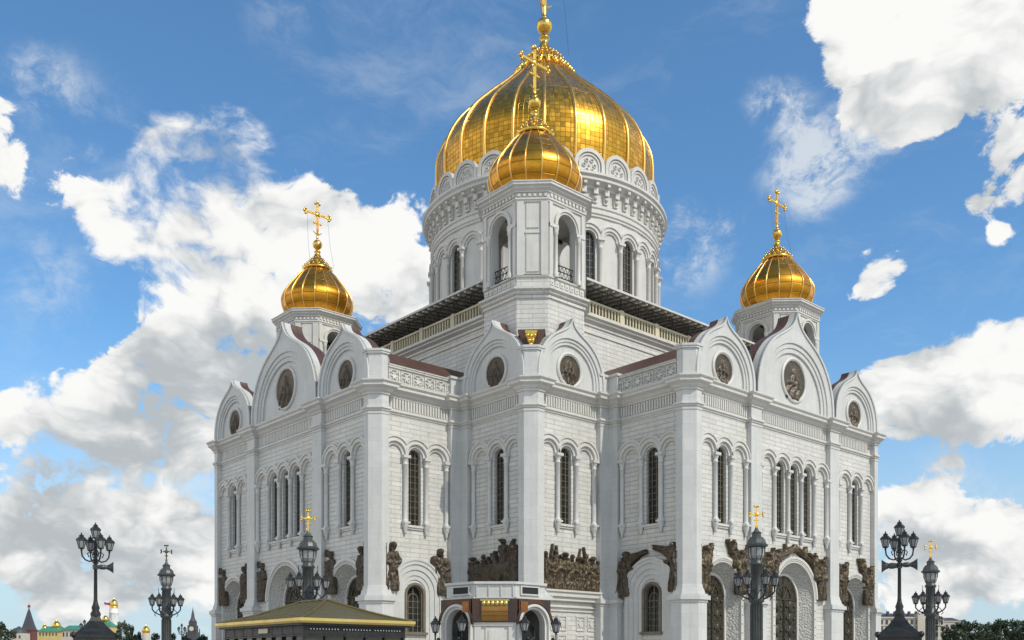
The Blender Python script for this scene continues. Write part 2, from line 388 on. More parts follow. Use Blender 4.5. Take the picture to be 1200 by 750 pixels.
    def build(s, name, mats, parent=None, link=True):
        me = bpy.data.meshes.new(name); me.from_pydata(s.v, [], s.f); 
        mats = [mats] if isinstance(mats, str) else mats
        for m in mats: me.materials.append(MATS[m])
        me.polygons.foreach_set('use_smooth', s.sm); me.polygons.foreach_set('material_index', s.mi)
        ul = me.uv_layers.new(name='UVMap'); data = np.zeros((len(me.loops), 2), 'f')
        for p in me.polygons:
            if p.index in s.uv:
                for k, li in enumerate(p.loop_indices): data[li] = s.uv[p.index][k]
                continue
            nx, ny, nz_ = p.normal
            if abs(nz_) > .75:
                for li in p.loop_indices:
                    c = me.vertices[me.loops[li].vertex_index].co; data[li] = (c.x, c.y)
            else:
                h = math.hypot(nx, ny) or 1; tx, ty = -ny/h, nx/h
                for li in p.loop_indices:
                    c = me.vertices[me.loops[li].vertex_index].co; data[li] = (c.x*tx + c.y*ty, c.z)
        ul.data.foreach_set('uv', data.ravel())
        me.update()
        o = bpy.data.objects.new(name, me); COL.objects.link(o)
        if parent: o.parent = parent
        return o
def offset_pt(path, i, off, closed):
    n = len(path); p = Vector(path[i])
    def nrm(a, b): d = (Vector(b) - Vector(a)).normalized(); return Vector((d.y, -d.x))
    a = nrm(path[i-1], path[i]) if (i > 0 or closed) else None
    b = nrm(path[i], path[(i+1) % n]) if (i < n-1 or closed) else None
    if a is None: q = p + b*off
    elif b is None: q = p + a*off
    else: q = p + (a + b) * (off / max(.2, 1 + a.dot(b)))
    return (q.x, q.y)
def thing(name, label, cat, loc=(0, 0, 0), rz=0, group=None):
    o = bpy.data.objects.new(name, None); COL.objects.link(o); o.location = loc; o.rotation_euler = (0, 0, rz)
    o['label'] = label; o['category'] = cat
    if group: o['group'] = group
    return o
def kids(o): return [c for c in bpy.data.objects if c.parent == o]
def dup(o, parent=None, loc=None, rz=None, label=None):
    c = o.copy(); COL.objects.link(c)
    if parent: c.parent = parent
    if loc is not None: c.location = loc
    if rz is not None: c.rotation_euler = (0, 0, rz)
    if label: c['label'] = label
    for k in kids(o): dup(k, c)
    return c
def place(o, fr):
    o.location = (fr[0], fr[1], 0); o.rotation_euler = (0, 0, fr[2]); return o
def arch(cx, hw, z0, zs, n=16, r=None):
    """closed outline of a round-headed opening"""
    return [(cx-hw, z0), (cx+hw, z0)] + [(cx + hw*math.cos(PI*k/n), zs + hw*math.sin(PI*k/n)) for k in range(n+1)]
def arc(cx, zc, r, a0, a1, n): return [(cx + r*math.cos(a0+(a1-a0)*k/n), zc + r*math.sin(a0+(a1-a0)*k/n)) for k in range(n+1)]
def archband(cx, ro, ri, zs, zb, n=20):
    """arch ring with legs down to zb, as a polygon"""
    return [(cx+ro, zb)] + arc(cx, zs, ro, 0, PI, n) + [(cx-ro, zb), (cx-ri, zb)] + arc(cx, zs, ri, PI, 0, n) + [(cx+ri, zb)]
def lum(p):  # dedupe consecutive points
    out = []
    for q in p:
        if not out or abs(q[0]-out[-1][0]) + abs(q[1]-out[-1][1]) > 1e-5: out.append(q)
    return out

# ------------------------------------------------------------------ relief sculpture from overlapping drapery volumes
BULK = 1.15
def relief_mesh(prims, x0, x1, z0, z1, res, name, material, parent, folds=.10, seed=0, base=.05):
    nx = int((x1-x0)/res)+1; nz = int((z1-z0)/res)+1
    X, Z = np.meshgrid(np.linspace(x0, x1, nx), np.linspace(z0, z1, nz))
    H = np.full(X.shape, -1.0)
    rs = np.random.RandomState(seed)
    for p in prims:
        if p[0] == 'e':
            _, cx, cz, rx, rz, rot, h = p
            if rx < .35: rx, rz = rx*1.15, rz*1.1
            c, s_ = math.cos(rot), math.sin(rot); a = ((X-cx)*c + (Z-cz)*s_)/rx; b = (-(X-cx)*s_ + (Z-cz)*c)/rz
            q = 1-a*a-b*b; hh = np.where(q > 0, base + .68*h*np.sqrt(np.maximum(q, 0)), -1)
        else:
            _, ax, az, bx, bz, r0, r1, h, fold = p
            dx, dz = bx-ax, bz-az; L2 = dx*dx+dz*dz+1e-9
            t = np.clip(((X-ax)*dx+(Z-az)*dz)/L2, 0, 1); r = r0+(r1-r0)*t
            r = np.maximum(r*BULK, .05); ex, ez = X-ax-t*dx, Z-az-t*dz; d = np.sqrt(ex*ex+ez*ez)/r
            side = (ex*dz-ez*dx)/math.sqrt(L2)/r
            q = 1-d*d; hh = np.where(q > 0, base + .68*h*np.sqrt(np.maximum(q, 0)), -1)
            if fold:
                ph = rs.rand()*6; hh = np.where(q > 0, hh + folds*1.5*np.sin(side*9 + 1.6*np.sin(t*4+ph) + ph)*np.minimum(1, q*2), -1)
        H = np.maximum(H, hh)
    det = np.zeros(X.shape)
    for fq, am in ((3.1, .035), (6.3, .04), (11.0, .035)):
        a_, b_, c_ = rs.rand(3)*6; det += am*np.sin(fq*X + 1.7*np.sin(fq*.7*Z + a_) + b_)*np.sin(fq*.8*Z + 1.3*np.sin(fq*.9*X + c_))
    H = np.where(H > 0, np.maximum(H + det*np.minimum(1, H*2), .03), H)
    ok = H > 0
    b = MB(); idx = -np.ones(X.shape, int); vs = []
    keep = ok[:-1, :-1] & ok[1:, :-1] & ok[:-1, 1:] & ok[1:, 1:]
    use = np.zeros(X.shape, bool)
    for dj in (0, 1):
        for di in (0, 1): use[dj:nz-1+dj, di:nx-1+di] |= keep
    js, is_ = np.nonzero(use)
    for k, (j, i) in enumerate(zip(js, is_)): idx[j, i] = k
    n = len(js)
    front = [(X[j, i], -max(.02, H[j, i]), Z[j, i]) for j, i in zip(js, is_)]
    fs = []; edge = {}
    for j, i in zip(*np.nonzero(keep)):
        q = (idx[j, i], idx[j, i+1], idx[j+1, i+1], idx[j+1, i]); fs.append(q)
        for a, c in zip(q, q[1:]+q[:1]): edge[(a, c)] = 1
    backs = [(x, .3, z) for x, y, z in front]
    fs += [(c, a, n+a, n+c) for (a, c) in edge if (c, a) not in edge]
    b.add(front+backs, fs, smooth=True)
    return b.build(name, material, parent)
def figure(cx, z0, H, lean=0., rs=None, wing=0, arm=None, turn=1):
    """one draped standing figure as relief volumes"""
    rs = rs or random; p = []
    def P(u, v): return (cx + (u + lean*v)*H, z0 + v*H)
    a, b = P(-.03, .04), P(0, .50); p.append(('c', *a, *b, .17*H, .12*H, .42, 1))
    a, b = P(.05*turn, .03), P(.03*turn, .42); p.append(('c', *a, *b, .12*H, .09*H, .50, 1))
    a, b = P(0, .46), P(0, .68); p.append(('c', *a, *b, .115*H, .115*H, .52, 1))
    h = P(.02*turn, .935); p.append(('e', h[0], h[1], .050*H, .070*H, 0, .85))
    n_ = P(.0, .84); p.append(('e', n_[0], n_[1], .045*H, .07*H, 0, .42))
    beard = P(.03*turn, .875); p.append(('e', beard[0], beard[1], .04*H, .055*H, 0, .58))
    el = P(.17*turn, .58); sh = P(.10*turn, .75); p.append(('c', *sh, *el, .055*H, .045*H, .55, 0))
    hd = arm or (.05 + .2*rs.random(), .50 + .45*rs.random()); hp = P(hd[0]*turn, hd[1]); p.append(('c', *el, *hp, .045*H, .035*H, .62, 0))
    el2 = P(-.15*turn, .56); sh2 = P(-.10*turn, .74); p.append(('c', *sh2, *el2, .055*H, .05*H, .5, 0))
    hp2 = P(-.02*turn, .5); p.append(('c', *el2, *hp2, .045*H, .035*H, .66, 0))
    if wing:
        for sgn, ln in ((-1, 1.0), (1, .8)):
            if wing == 1: a, b = P(.10*sgn, .70), P(.30*sgn*ln, 1.10); c = P(.17*sgn, .45)
            else: a, b = P(.10*wing/2, .76), P(.62*wing/2, 1.02 - .02*ln); c = P(.30*wing/2, .80)
            p.append(('c', *a, *b, .125*H, .008*H, .34, 1)); p.append(('c', *a, *c, .11*H, .04*H, .24, 1)); m_ = ((a[0]*.45+b[0]*.55), (a[1]*.45+b[1]*.55)); p.append(('c', *m_, m_[0]+(b[0]-a[0])*.5+.04*H*sgn, m_[1]+(b[1]-a[1])*.16, .06*H, .006*H, .25, 0))
    return p

# ------------------------------------------------------------------ ground
g = MB(); g.add([(-5000,-5000,0),(5000,-5000,0),(5000,5000,0),(-5000,5000,0)], [(0,1,2,3)])
g = g.build('ground', 'paving'); g['kind'] = 'structure'

# ================================================================== the cathedral
A, B, L = 18.0, 28.9, 39.5
PR, PW, PC = .55, 1.2, .95
CORN = 29.3
cath = thing('cathedral', 'huge white marble cathedral with five golden onion domes and bronze sculpture groups on its walls', 'cathedral')
def V2(x, y): return Vector((x, y))
corners = []
for q in range(4):
    c, s = round(math.cos(q*PI/2)), round(math.sin(q*PI/2))
    corners += [((c*x - s*y, s*x + c*y), k) for (x, y), k in (((L, -A), 'e'), ((L, A), 'x'), ((B, A), 'v'), ((B, B), 'x'), ((A, B), 'v'))]
corners = [(p, 'x' if k == 'e' else k) for p, k in corners]
outline = []; piers = []
nC = len(corners)
for i, (c, k) in enumerate(corners):
    c = V2(*c); pr = V2(*corners[i-1][0]); nx_ = V2(*corners[(i+1) % nC][0])
    di = (c-pr).normalized(); do = (nx_-c).normalized(); ni = V2(di.y, -di.x); no = V2(do.y, -do.x)
    if k == 'x':
        pts = [c-di*PW, c-di*PW+ni*PR, c+ni*PR+di*(PR-PC), c-do*(PR-PC)+no*PR, c+do*PW+no*PR, c+do*PW]
    else:
        pts = [c-di*1.75, c-di*1.75+ni*PR, c+ni*PR+no*PR, c+do*1.75+no*PR, c+do*1.75]
    outline += [tuple(p) for p in pts]; piers.append(([tuple(p) for p in pts], k, c))
    if (nx_-c).length > 30:
        for t in (A-7.66, A+7.66):
            m = c+do*t
            pts = [m-do*.95, m-do*.95+no*PR, m+do*.95+no*PR, m+do*.95]
            outline += [tuple(p) for p in pts]; piers.append(([tuple(p) for p in pts], 'p', m))
def grow(pts, d):
    n = len(pts); q = [offset_pt(pts, i, d, False) for i in range(n)]
    # keep the two ends just behind the wall face
    e0 = V2(*q[0]) - (V2(*pts[1])-V2(*pts[0])).normalized()*.2; e1 = V2(*q[-1]) - (V2(*pts[-2])-V2(*pts[-1])).normalized()*.2
    return [tuple(e0)] + q[1:-1] + [tuple(e1)] + ([tuple(V2(*pts[2]) - (V2(*pts[1])-V2(*pts[0])).normalized()*.75 - (V2(*pts[3])-V2(*pts[4])).normalized()*.75)] if len(pts) == 5 else [])
for pts, k, c in piers:
    if c.x + c.y < -12: continue
    b = MB()
    b.prism(grow(pts, 0), 8.9, 28.15)
    b.prism(grow(pts, .34), 0, 7.6); b.prism(grow(pts, .42), 7.6, 7.85); b.prism(grow(pts, .60), 7.85, 8.25); b.prism(grow(pts, .40), 8.25, 8.42)
    b.prism(grow(pts, .24), 8.42, 8.95, top=grow(pts, .14)); b.prism(grow(pts, .10), 8.95, 9.35, top=grow(pts, .03))
    b.prism(grow(pts, .05), 26.1, 26.3)
    b.build('pilaster', 'marble_smooth', cath)
# continuous mouldings
b = MB(); b.sweep(outline, [(-.1, 26.4), (.10, 26.42), (.10, 26.55), (.24, 26.62), (.24, 26.74), (.16, 26.78), (.16, 26.86), (-.1, 26.9)], True)
b.build('string_course', 'marble_trim', cath)
b = MB(); b.sweep(outline, [(-.1, 28.0), (.12, 28.02), (.12, 28.2), (.22, 28.24), (.38, 28.42), (.38, 28.5), (.62, 28.66), (.74, 28.72), (.74, 28.98), (.82, 29.02), (.92, 29.14), (.92, 29.26), (.3, 29.36), (-.6, 29.36)], True)
b.build('cornice', 'marble_trim', cath)

# wall frames: origin, rotation (local x along the wall, -y outward)
S = {'front_left': (L, 0, R(90)), 'side_left': ((L+B)/2, A, R(180)), 'block_left': (B, (A+B)/2, R(90)),
     'block_right': ((A+B)/2, B, R(180)), 'side_right': (A, (L+B)/2, R(90)), 'front_right': (0, L, R(180))}
def fr(key, u=0.):
    x, y, r = S[key]; return (x + u*math.cos(r), y + u*math.sin(r), r)
WC = {'side_left': -.62, 'block_left': .75, 'block_right': -.75, 'side_right': .65}  # window axis in the bay
SP = 2.57
def upper_hole(cx): return arch(cx, .76, 15.6, 22.5, 14)
def reveal(b, o, d0, d1): b.slab(o, d0, d1)
def wall(width, holes, name='wall'):
    b = MB(); h = width/2
    b.slab([(-h, -.5), (h, -.5), (h, CORN-.2), (-h, CORN-.2)], -.55, 0, holes)
    return b
PORT = {'side': dict(ro=3.35, rw=2.95, ri=2.2, zs=8.85, dz=8.6), 'mid': dict(ro=4.25, rw=3.8, ri=2.75, zs=8.85, dz=8.8)}
fronts = [(-12.9, 'side'), (0, 'mid'), (12.9, 'side')]
for key in ('front_left', 'front_right'):
    hol = []
    for c, k in fronts:
        hol.append(arch(c, PORT[k]['rw'], 0.02, PORT[k]['zs'], 24))
        for w in ((0,) if k == 'side' else (-2.6, 0, 2.6)): hol.append(upper_hole(c+w))
    place(wall(2*A, hol).build('wall', 'marble_courses', cath), fr(key))
for key in ('side_left', 'side_right'):
    c = WC[key]; place(wall(L-B, [upper_hole(c), arch(c, 1.0, 4.9, 8.65, 16)]).build('wall', 'marble_courses', cath), fr(key))
for key in ('block_left', 'block_right'):
    place(wall(B-A, [upper_hole(WC[key])]).build('wall', 'marble_courses', cath), fr(key))
b = MB()   # the walls the photograph does not show
ring = [c for c, _ in corners]
for i in range(nC):
    p, q = ring[i], ring[(i+1) % nC]
    shown = any(abs((p[0]+q[0])/2 - S[k][0]) + abs((p[1]+q[1])/2 - S[k][1]) < .1 for k in S)
    if not shown: b.add([(*p, 0), (*q, 0), (*q, CORN-.2), (*p, CORN-.2)], [(0, 1, 2, 3)])
b.build('wall', 'marble_courses', cath)

# frieze with upright flutes between string course and cornice
def frieze(width, name='frieze'):
    b = MB(); n = int(width/.34)
    for i in range(n):
        x = -width/2 + (i+.5)*width/n; b.box(x-.10, x+.10, -.16, .02, 26.95, 27.95)
    b.box(-width/2, width/2, -.08, .02, 26.86, 26.95)
    return b
frs = {}
for key, spans in {'front_left': [(-12.1, 7.4), (0, 12.9), (12.1, 7.4)], 'front_right': [(-12.1, 7.4), (0, 12.9), (12.1, 7.4)], 'side_left': [(-.1, 7.2)], 'side_right': [(.1, 7.2)], 'block_left': [(.1, 7.2)], 'block_right': [(-.1, 7.2)]}.items():
    for u, wd in spans:
        if wd not in frs: frs[wd] = o = frieze(wd).build('frieze', 'marble_trim', cath)
        else: o = dup(frs[wd], cath)
        place(o, fr(key, u))

# windows
def make_window(hw, z0, zs, d, name='window'):
    b = MB(); b.slab(arch(0, hw+.02, z0-.02, zs, 14), d-.05, d)
    w = b.build(name, 'glass_and_gallery_shade', cath)
    b = MB()
    for x in (-hw*.36, hw*.36): b.box(x-.035, x+.035, -d-.09, -d+.0, z0, zs+hw*.8)
    n = int((zs-z0)/.62)
    for i in range(1, n+1):
        z = z0 + i*(zs-z0)/n; b.box(-hw, hw, -d-.06, -d, z-.025, z+.025)
    b.slab(archband(0, hw+.01, hw-.10, zs, z0, 12), d, d+.12)
    b.build('lattice', 'lattice', w)
    b = MB(); b.box(-hw-.28, hw+.28, -.26, .1, z0-.22, z0); b.box(-hw-.18, hw+.18, -.14, .1, z0-.42, z0-.22); b.build('sill', 'marble_trim', w)
    return w
win0 = make_window(.76, 15.6, 22.5, -.42)
def arcade(cs, ro=1.72, rm=1.28, ri=.92, zs=22.5):
    b = MB()
    top = []; n = len(cs)
    mid = SP/2 if n == 3 else 1.3
    a = math.acos(mid/ro)
    for i in range(n-1, -1, -1):
        s0 = 0 if i == n-1 else a; s1 = PI if i == 0 else PI-a
        top += arc(cs[i], zs, ro, s0, s1, 14)
    bot = []
    for i in range(n): bot += arc(cs[i], zs, rm, PI, 0, 14)
    b.slab(lum(top+bot), 0, .36)
    for c in cs:
        b.slab(archband(c, rm-.003, ri, zs, zs-.001, 16)[:], -.02, .20)
        b.slab(archband(c, rm+.10, rm-.06, zs, zs-.02, 16), .2, .43)
    # hood line on top of the arches
    rt = ro+.09; a2 = math.acos(mid/rt); t2 = []; t1 = []
    for i in range(n-1, -1, -1):
        t2 += arc(cs[i], zs, rt, 0 if i == n-1 else a2, PI if i == 0 else PI-a2, 14)
    for i in range(n): t1 += arc(cs[i], zs, ro-.08, PI if i == 0 else PI-math.acos(mid/(ro-.08)), 0 if i == n-1 else math.acos(mid/(ro-.08)), 14)
    b.slab(lum(t2+t1), 0, .48)
    return b.build('arcade', 'marble_trim', cath)
def column():
    b = MB(); T = Matrix.Translation((0, -.2, 0))
    b.lathe([(.02, 14.62), (.16, 14.72), (.13, 14.9), (.26, 15.25), (.34, 15.5), (.36, 15.7)], 10, T)
    b.box(-.38, .38, -.56, .05, 15.7, 15.88)
    b.lathe([(.33, 15.88), (.33, 16.0), (.25, 16.1), (.225, 16.2), (.215, 21.5), (.27, 21.55), (.27, 21.66), (.22, 21.7), (.25, 21.9), (.38, 22.22)], 12, T)
    b.box(-.42, .42, -.60, .05, 22.2, 22.48)
    return b.build('column', 'marble_smooth', cath)
arc3 = arcade([-SP, 0, SP]); arc5 = arcade([-5.2, -2.6, 0, 2.6, 5.2]); col0 = column()
used = set()
def put(o, frm, z=0.):
    if o.name in used: o = dup(o, cath)
    else: used.add(o.name)
    place(o, frm); o.location.z = z
    return o
for key, bays in {'front_left': [(-12.9, 1), (0, 3), (12.9, 1)], 'front_right': [(-12.9, 1), (0, 3), (12.9, 1)], **{k: [(WC[k], 1)] for k in WC}}.items():
    for u, nw in bays:
        if nw == 1:
            put(win0, fr(key, u)); put(arc3, fr(key, u))
            for i in range(4):
                x = u + (i-1.5)*SP
                lim = 3.95 if 'front' in key else 3.9
                cen = u*12.1/12.9 if 'front' in key else 0
                if abs(x-cen) < lim: put(col0, fr(key, x))
        else:
            for w in (-2.6, 0, 2.6): put(win0, fr(key, u+w))
            put(arc5, fr(key, u))
            for i in range(6): put(col0, fr(key, u + (i-2.5)*2.6))

# portals with bronze doors
def make_portal(k):
    p = PORT[k]; b = MB(); zs = p['zs']; D = 1.25
    b.slab(archband(0, p['ro'], p['rw'], zs, 0, 26), -.1, .26)
    b.slab(archband(0, p['ro']+.22, p['ro']-.05, zs, zs, 26), -.05, .34)
    n = 44 if k == 'side' else 56
    for i in range(n+1):
        a = PI*i/n; r = (p['ro']+p['rw'])/2
        b.ball((r*math.cos(a), -.27, zs+r*math.sin(a)), .09, 6)
    for s in (-1, 1):
        for i in range(9): b.ball((s*(p['ro']+p['rw'])/2, -.27, zs-.35-i*.9), .11, 6)
    o1 = arch(0, p['rw'], 0, zs, 26); o2 = arch(0, p['ri'], 0, zs - (zs-p['dz']), 26)
    m = len(o1); v = [(x, 0, z) for x, z in o1] + [(x, D, z) for x, z in o2]
    b.cur = 1; b.add(v, [(i, (i+1) % m, m+(i+1) % m, m+i) for i in range(1, m)]); b.cur = 0
    b.slab(archband(0, p['ri']+.05, p['ri']-.22, p['dz'], 0, 24), -D-.1, -D+.16)
    po = b.build('portal', ['marble_trim', 'marble_carved'], cath)
    b = MB(); hw = p['ri']-.2; dz = p['dz']
    b.slab(arch(0, hw, 0, dz, 24), -D-.1, -D-.02)
    for x in (-hw/2, hw/2):
        for i in range(6):
            z = .7+i*1.35
            b.box(x-hw*.40, x+hw*.40, D-.06, D+.02, z, z+1.15)
            T = Matrix.Translation((x, D-.06, z+.58)) @ Matrix.Diagonal((1, .35, 1.25, 1)); b.ball((0, 0, 0), hw*.2, 8, T)
            b.ball((x-hw*.27, D-.08, z+.58), hw*.08, 6); b.ball((x+hw*.27, D-.08, z+.58), hw*.08, 6)
    b.box(-.06, .06, D-.10, D+.0, 0, dz)
    b.box(-hw, hw, D-.14, D, dz-.12, dz+.05)
    for i in range(1, 6):
        a = PI*i/6; b.tube([(0, D-.02, dz+.1), (hw*.95*math.cos(a), D-.02, dz+hw*.95*math.sin(a))], .05, 5)
    b.slab(archband(0, hw*.62, hw*.54, dz, dz, 16), -D, -D+.07)
    b.build('door', 'bronze_door', po)
    return po
port = {k: make_portal(k) for k in PORT}
for key in ('front_left', 'front_right'):
    for u, k in fronts: put(port[k], fr(key, u))

# arched ground-floor windows with stepped surround on the arm sides
b = MB(); zs = 8.85
for ro, ri, d in ((3.3, 2.85, .42), (2.86, 2.3, .30), (2.31, 1.75, .18), (1.76, 1.32, .09)): b.slab(archband(0, ro, ri, zs, 0, 26), -.05, d)
b.slab(archband(0, 3.42, 3.22, zs, zs-.4, 26), 0, .5)
sur = b.build('window_surround', 'marble_smooth', cath)
b = MB(); b.slab(arch(0, 1.02, 4.88, 8.65, 16), -.5, -.42); lw = b.build('window', 'glass_and_gallery_shade', cath)
b = MB(); b.slab(archband(0, 1.22, .98, 8.65, 4.9, 18), -.05, .14); b.slab(archband(0, .99, .86, 8.65, 4.9, 16), -.4, -.05)
b.slab(archband(0, .62, .55, 8.2, 4.9, 12), -.42, -.3); b.box(-.04, .04, .30, .42, 4.9, 9.6)
for i in range(1, 6): b.box(-.9, .9, .34, .42, 4.9+i*.62-.03, 4.9+i*.62+.03)
b.build('frame', 'lattice', lw)
b = MB(); b.box(-1.4, 1.4, -.34, .1, 4.62, 4.88); b.build('sill', 'lattice', lw)
for key in ('side_left', 'side_right'): put(sur, fr(key, WC[key])); put(lw, fr(key, WC[key]))

# ledges and panelled dado under the corner-block sculpture, thin string between portals
b = MB(); b.box(-4.2, 4.2, -.62, .02, 8.35, 8.8); b.box(-4.2, 4.2, -.40, .02, 7.95, 8.35); b.box(-4.2, 4.2, -.78, .02, 8.8, 9.0)
b.box(-4.2, 4.2, -.25, .02, 7.3, 7.42); b.box(-3.6, 3.6, -.14, .02, 6.9, 7.05)
for x in (-2.9, -1.3, 1.3, 2.9):
    for z in (1.2, 3.1, 5.0):
        b.slab([(x-.62, z), (x+.62, z), (x+.62, z+1.5), (x-.62, z+1.5)], 0, .10, [[(x-.5, z+.12), (x+.5, z+.12), (x+.5, z+1.38), (x-.5, z+1.38)]])
        b.slab([(x, z+.28), (x+.34, z+.75), (x, z+1.22), (x-.34, z+.75)], 0, .1)
        for s in (-1, 1): b.ball((x+s*.32, 0, z+1.1), .12, 6); b.ball((x+s*.32, 0, z+.4), .12, 6)
dado = b.build('dado', 'marble_trim', cath)
for key in ('block_left', 'block_right'): put(dado, fr(key))

# ogee gables with medallions
def ogee(w, zc, tip, n=14):
    a1 = R(60); pts = [(w, CORN-.05)] + arc(0, zc, w, 0, a1, n)
    p0 = pts[-1]; tx, tz = -math.sin(a1), math.cos(a1)
    k = w*.27; p1 = (p0[0]+tx*k, p0[1]+tz*k); p3 = (0, tip); p2 = (w*.05, tip - (tip-p0[1])*.52)
    for i in range(1, 11):
        t = i/10; s = 1-t
        pts.append(tuple(s**3*p0[j] + 3*s*s*t*p1[j] + 3*s*t*t*p2[j] + t**3*p3[j] for j in (0, 1)))
    return pts + [(-x, z) for x, z in pts[-2::-1]]
def make_gable(w, zc, tip, mz, mr, rings, depth, seed):
    b = MB(); out = ogee(w, zc, tip)
    r0 = rings[0]
    inner = [(-r0, CORN-.05)] + arc(0, zc, r0, PI, 0, 28) + [(r0, CORN-.05)]
    b.slab(lum(out + inner), -.5, .46)
    for i in range(len(rings)-1):
        d = .32 - .11*i
        b.slab(archband(0, rings[i]+.002, rings[i+1], zc, CORN-.05, 28), -.4, d)
    f = rings[-1]; b.slab([(f, CORN-.05)] + arc(0, zc, f, 0, PI, 28) + [(-f, CORN-.05)], -.5, .02)
    # raised hood following the ogee
    big = ogee(w+.0, zc, tip); sm = [(x*(1-.32/w), zc + (z-zc)*(1-.22/(tip-zc)) if z > zc else z) for x, z in big]
    b.slab(lum(big + sm[::-1]), .2, .60)
    g = b.build('gable', 'marble_smooth', cath)
    b = MB(); b.slab([(mr+.34)*1.0*Vector((math.cos(t), math.sin(t))) + Vector((0, mz)) for t in [2*PI*i/40 for i in range(40)]], 0, .16, [[Vector((mr*math.cos(t), mz+mr*math.sin(t))) for t in [2*PI*i/40 for i in range(40)]]])
    pr = [(mr+.02, 0), (mr+.17, .12), (mr+.34, 0)]
    b.lathe([(mr+.0, .10), (mr+.1, .24), (mr+.22, .27), (mr+.33, .16)], 40, Matrix.Translation((0, 0, mz)) @ Matrix.Rotation(R(90), 4, 'X'), cap=False)
    b.build('medallion_frame', 'marble_trim', g)
    s = mr; rs = random.Random(seed)
    pm = [('e', 0, mz, s*1.0, s*1.0, 0, .03), ('c', -s*.08, mz-s*.75, s*.05, mz-s*.15, s*.62, s*.42, .34, 1), ('e', s*.02, mz+s*.36, s*.22, s*.29, 0, .42), ('e', s*.04, mz+s*.2, s*.16, s*.22, 0, .45), ('e', 0, mz+s*.36, s*.42, s*.42, 0, .10),
          ('c', -s*.45, mz-s*.2, s*.1, mz-s*.25, s*.13, s*.1, .46, 0), ('c', s*.45, mz-s*.4, s*.3, mz+s*.05, s*.12, s*.09, .44, 0)]
    relief_mesh(pm, -mr, mr, mz-mr, mz+mr, mr/26, 'medallion', 'bronze', g, .09, seed)
    b = MB(); out2 = [(x*.985, z-.03) for x, z in out]
    b.slab(out2, -depth, -.49, back=True); b.build('gable_roof', 'roof_copper', g)
    return g
gs_ = make_gable(4.85, 30.15, 36.15, 31.05, 1.45, [4.0, 3.68, 3.36], 1.5, 3)
gb_ = make_gable(7.5, 30.0, 39.75, 32.45, 2.1, [6.3, 5.8, 5.3], 1.9, 5)
gc_ = make_gable(4.72, 30.15, 36.15, 31.05, 1.45, [3.95, 3.64, 3.34], 2.4, 8)
for key in ('front_left', 'front_right'):
    for u in (-12.75, 12.75): put(gs_, fr(key, u))
    put(gb_, fr(key))
put(gc_, fr('block_left', .28)); put(gc_, fr('block_right', -.28))
# matching gables of the far sides
for rz in (180, 270):
    for u, gg in ((-12.75, gs_), (0, gb_), (12.75, gs_)):
        c, s = math.cos(R(rz)), math.sin(R(rz)); put(gg, (L*c - u*s, L*s + u*c, R(rz+90)))

# attic parapets, corner blocks, roofs behind
def attic(width, sgn):
    b = MB(); z0 = CORN; h = width/2
    b.box(-h, h, 0, .6, z0, 31.0); b.box(-h, h, -.16, .7, 31.0, 31.18); b.box(-h, h, -.24, .7, 31.18, 31.3); b.box(-h, h, -.1, .1, z0, z0+.3)
    n = 6
    for i in range(n):
        x = -h + (i+.5)*width/n; w2 = width/n*.43
        b.slab([(x-w2, 29.6), (x+w2, 29.6), (x+w2, 30.85), (x-w2, 30.85)], 0, .12, [[(x-w2+.1, 29.7), (x+w2-.1, 29.7), (x+w2-.1, 30.73), (x-w2+.1, 30.73)]])
        b.slab([Vector((x + (.30+.12*math.cos(6*t))*math.cos(t), 30.2+(.34+.14*math.cos(6*t))*math.sin(t))) for t in [2*PI*k/36 for k in range(36)]], 0, .12)
        for s in (-1, 1):
            for zz in (29.85, 30.6): b.ball((x+s*w2*.6, 0, zz), .16, 6)
    return b.build('attic_parapet', 'marble_courses', cath)
at0 = attic(8.6, 1)
put(at0, fr('side_left', .45)); put(at0, fr('side_right', -.45))
for pts, k, c in piers:
    if c.x + c.y < 6 or k == 'p': continue
    if k == 'v' and c.x > 0 and c.y > 0:
        b = MB(); b.prism(grow(pts, -.12), CORN, 31.25); b.prism(grow(pts, .04), 31.25, 31.5); b.build('corner_block', 'marble_smooth', cath)
    if k == 'x' and (abs(c.x-c.y) < 1 or abs(abs(c.x-c.y)-(L-A)) < 1):
        b = MB(); q = grow(pts, -.08); q[0] = tuple(V2(*q[0])*.975); q[-1] = tuple(V2(*q[-1])*.975)
        b.prism(q, CORN, 32.0); b.prism(grow(pts, .06), 32.0, 32.2); b.prism(grow(pts, .14), 32.2, 32.42); b.prism(grow(pts, 0.02), CORN, CORN+.35)
        b.build('corner_block', 'marble_smooth', cath)
b = MB()
ins = [offset_pt(ring, i, -.9, True) for i in range(nC)]
b.add([(x, y, 31.1) for x, y in ins], [tuple(range(nC))]); b.add([(x, y, 29.35) for x, y in ins], [tuple(range(nC))])
for q in range(4):
    Mq = Matrix.Rotation(q*PI/2, 4, 'Z'); cs = [(-17.6, 31.2), (-17.6, 31.32), (-15.0, 33.5), (-8, 34.2), (8, 34.2), (15.0, 33.5), (17.6, 31.32), (17.6, 31.2)]
    v = [(38.6, y, z) for y, z in cs] + [(24.0, y, z) for y, z in cs]; n = len(cs)
    b.add(v, [(i, n+i, n+(i+1) % n, (i+1) % n) for i in range(n)] + [tuple(range(n))], M=Mq)
b.build('main_roof', 'roof_copper', cath)
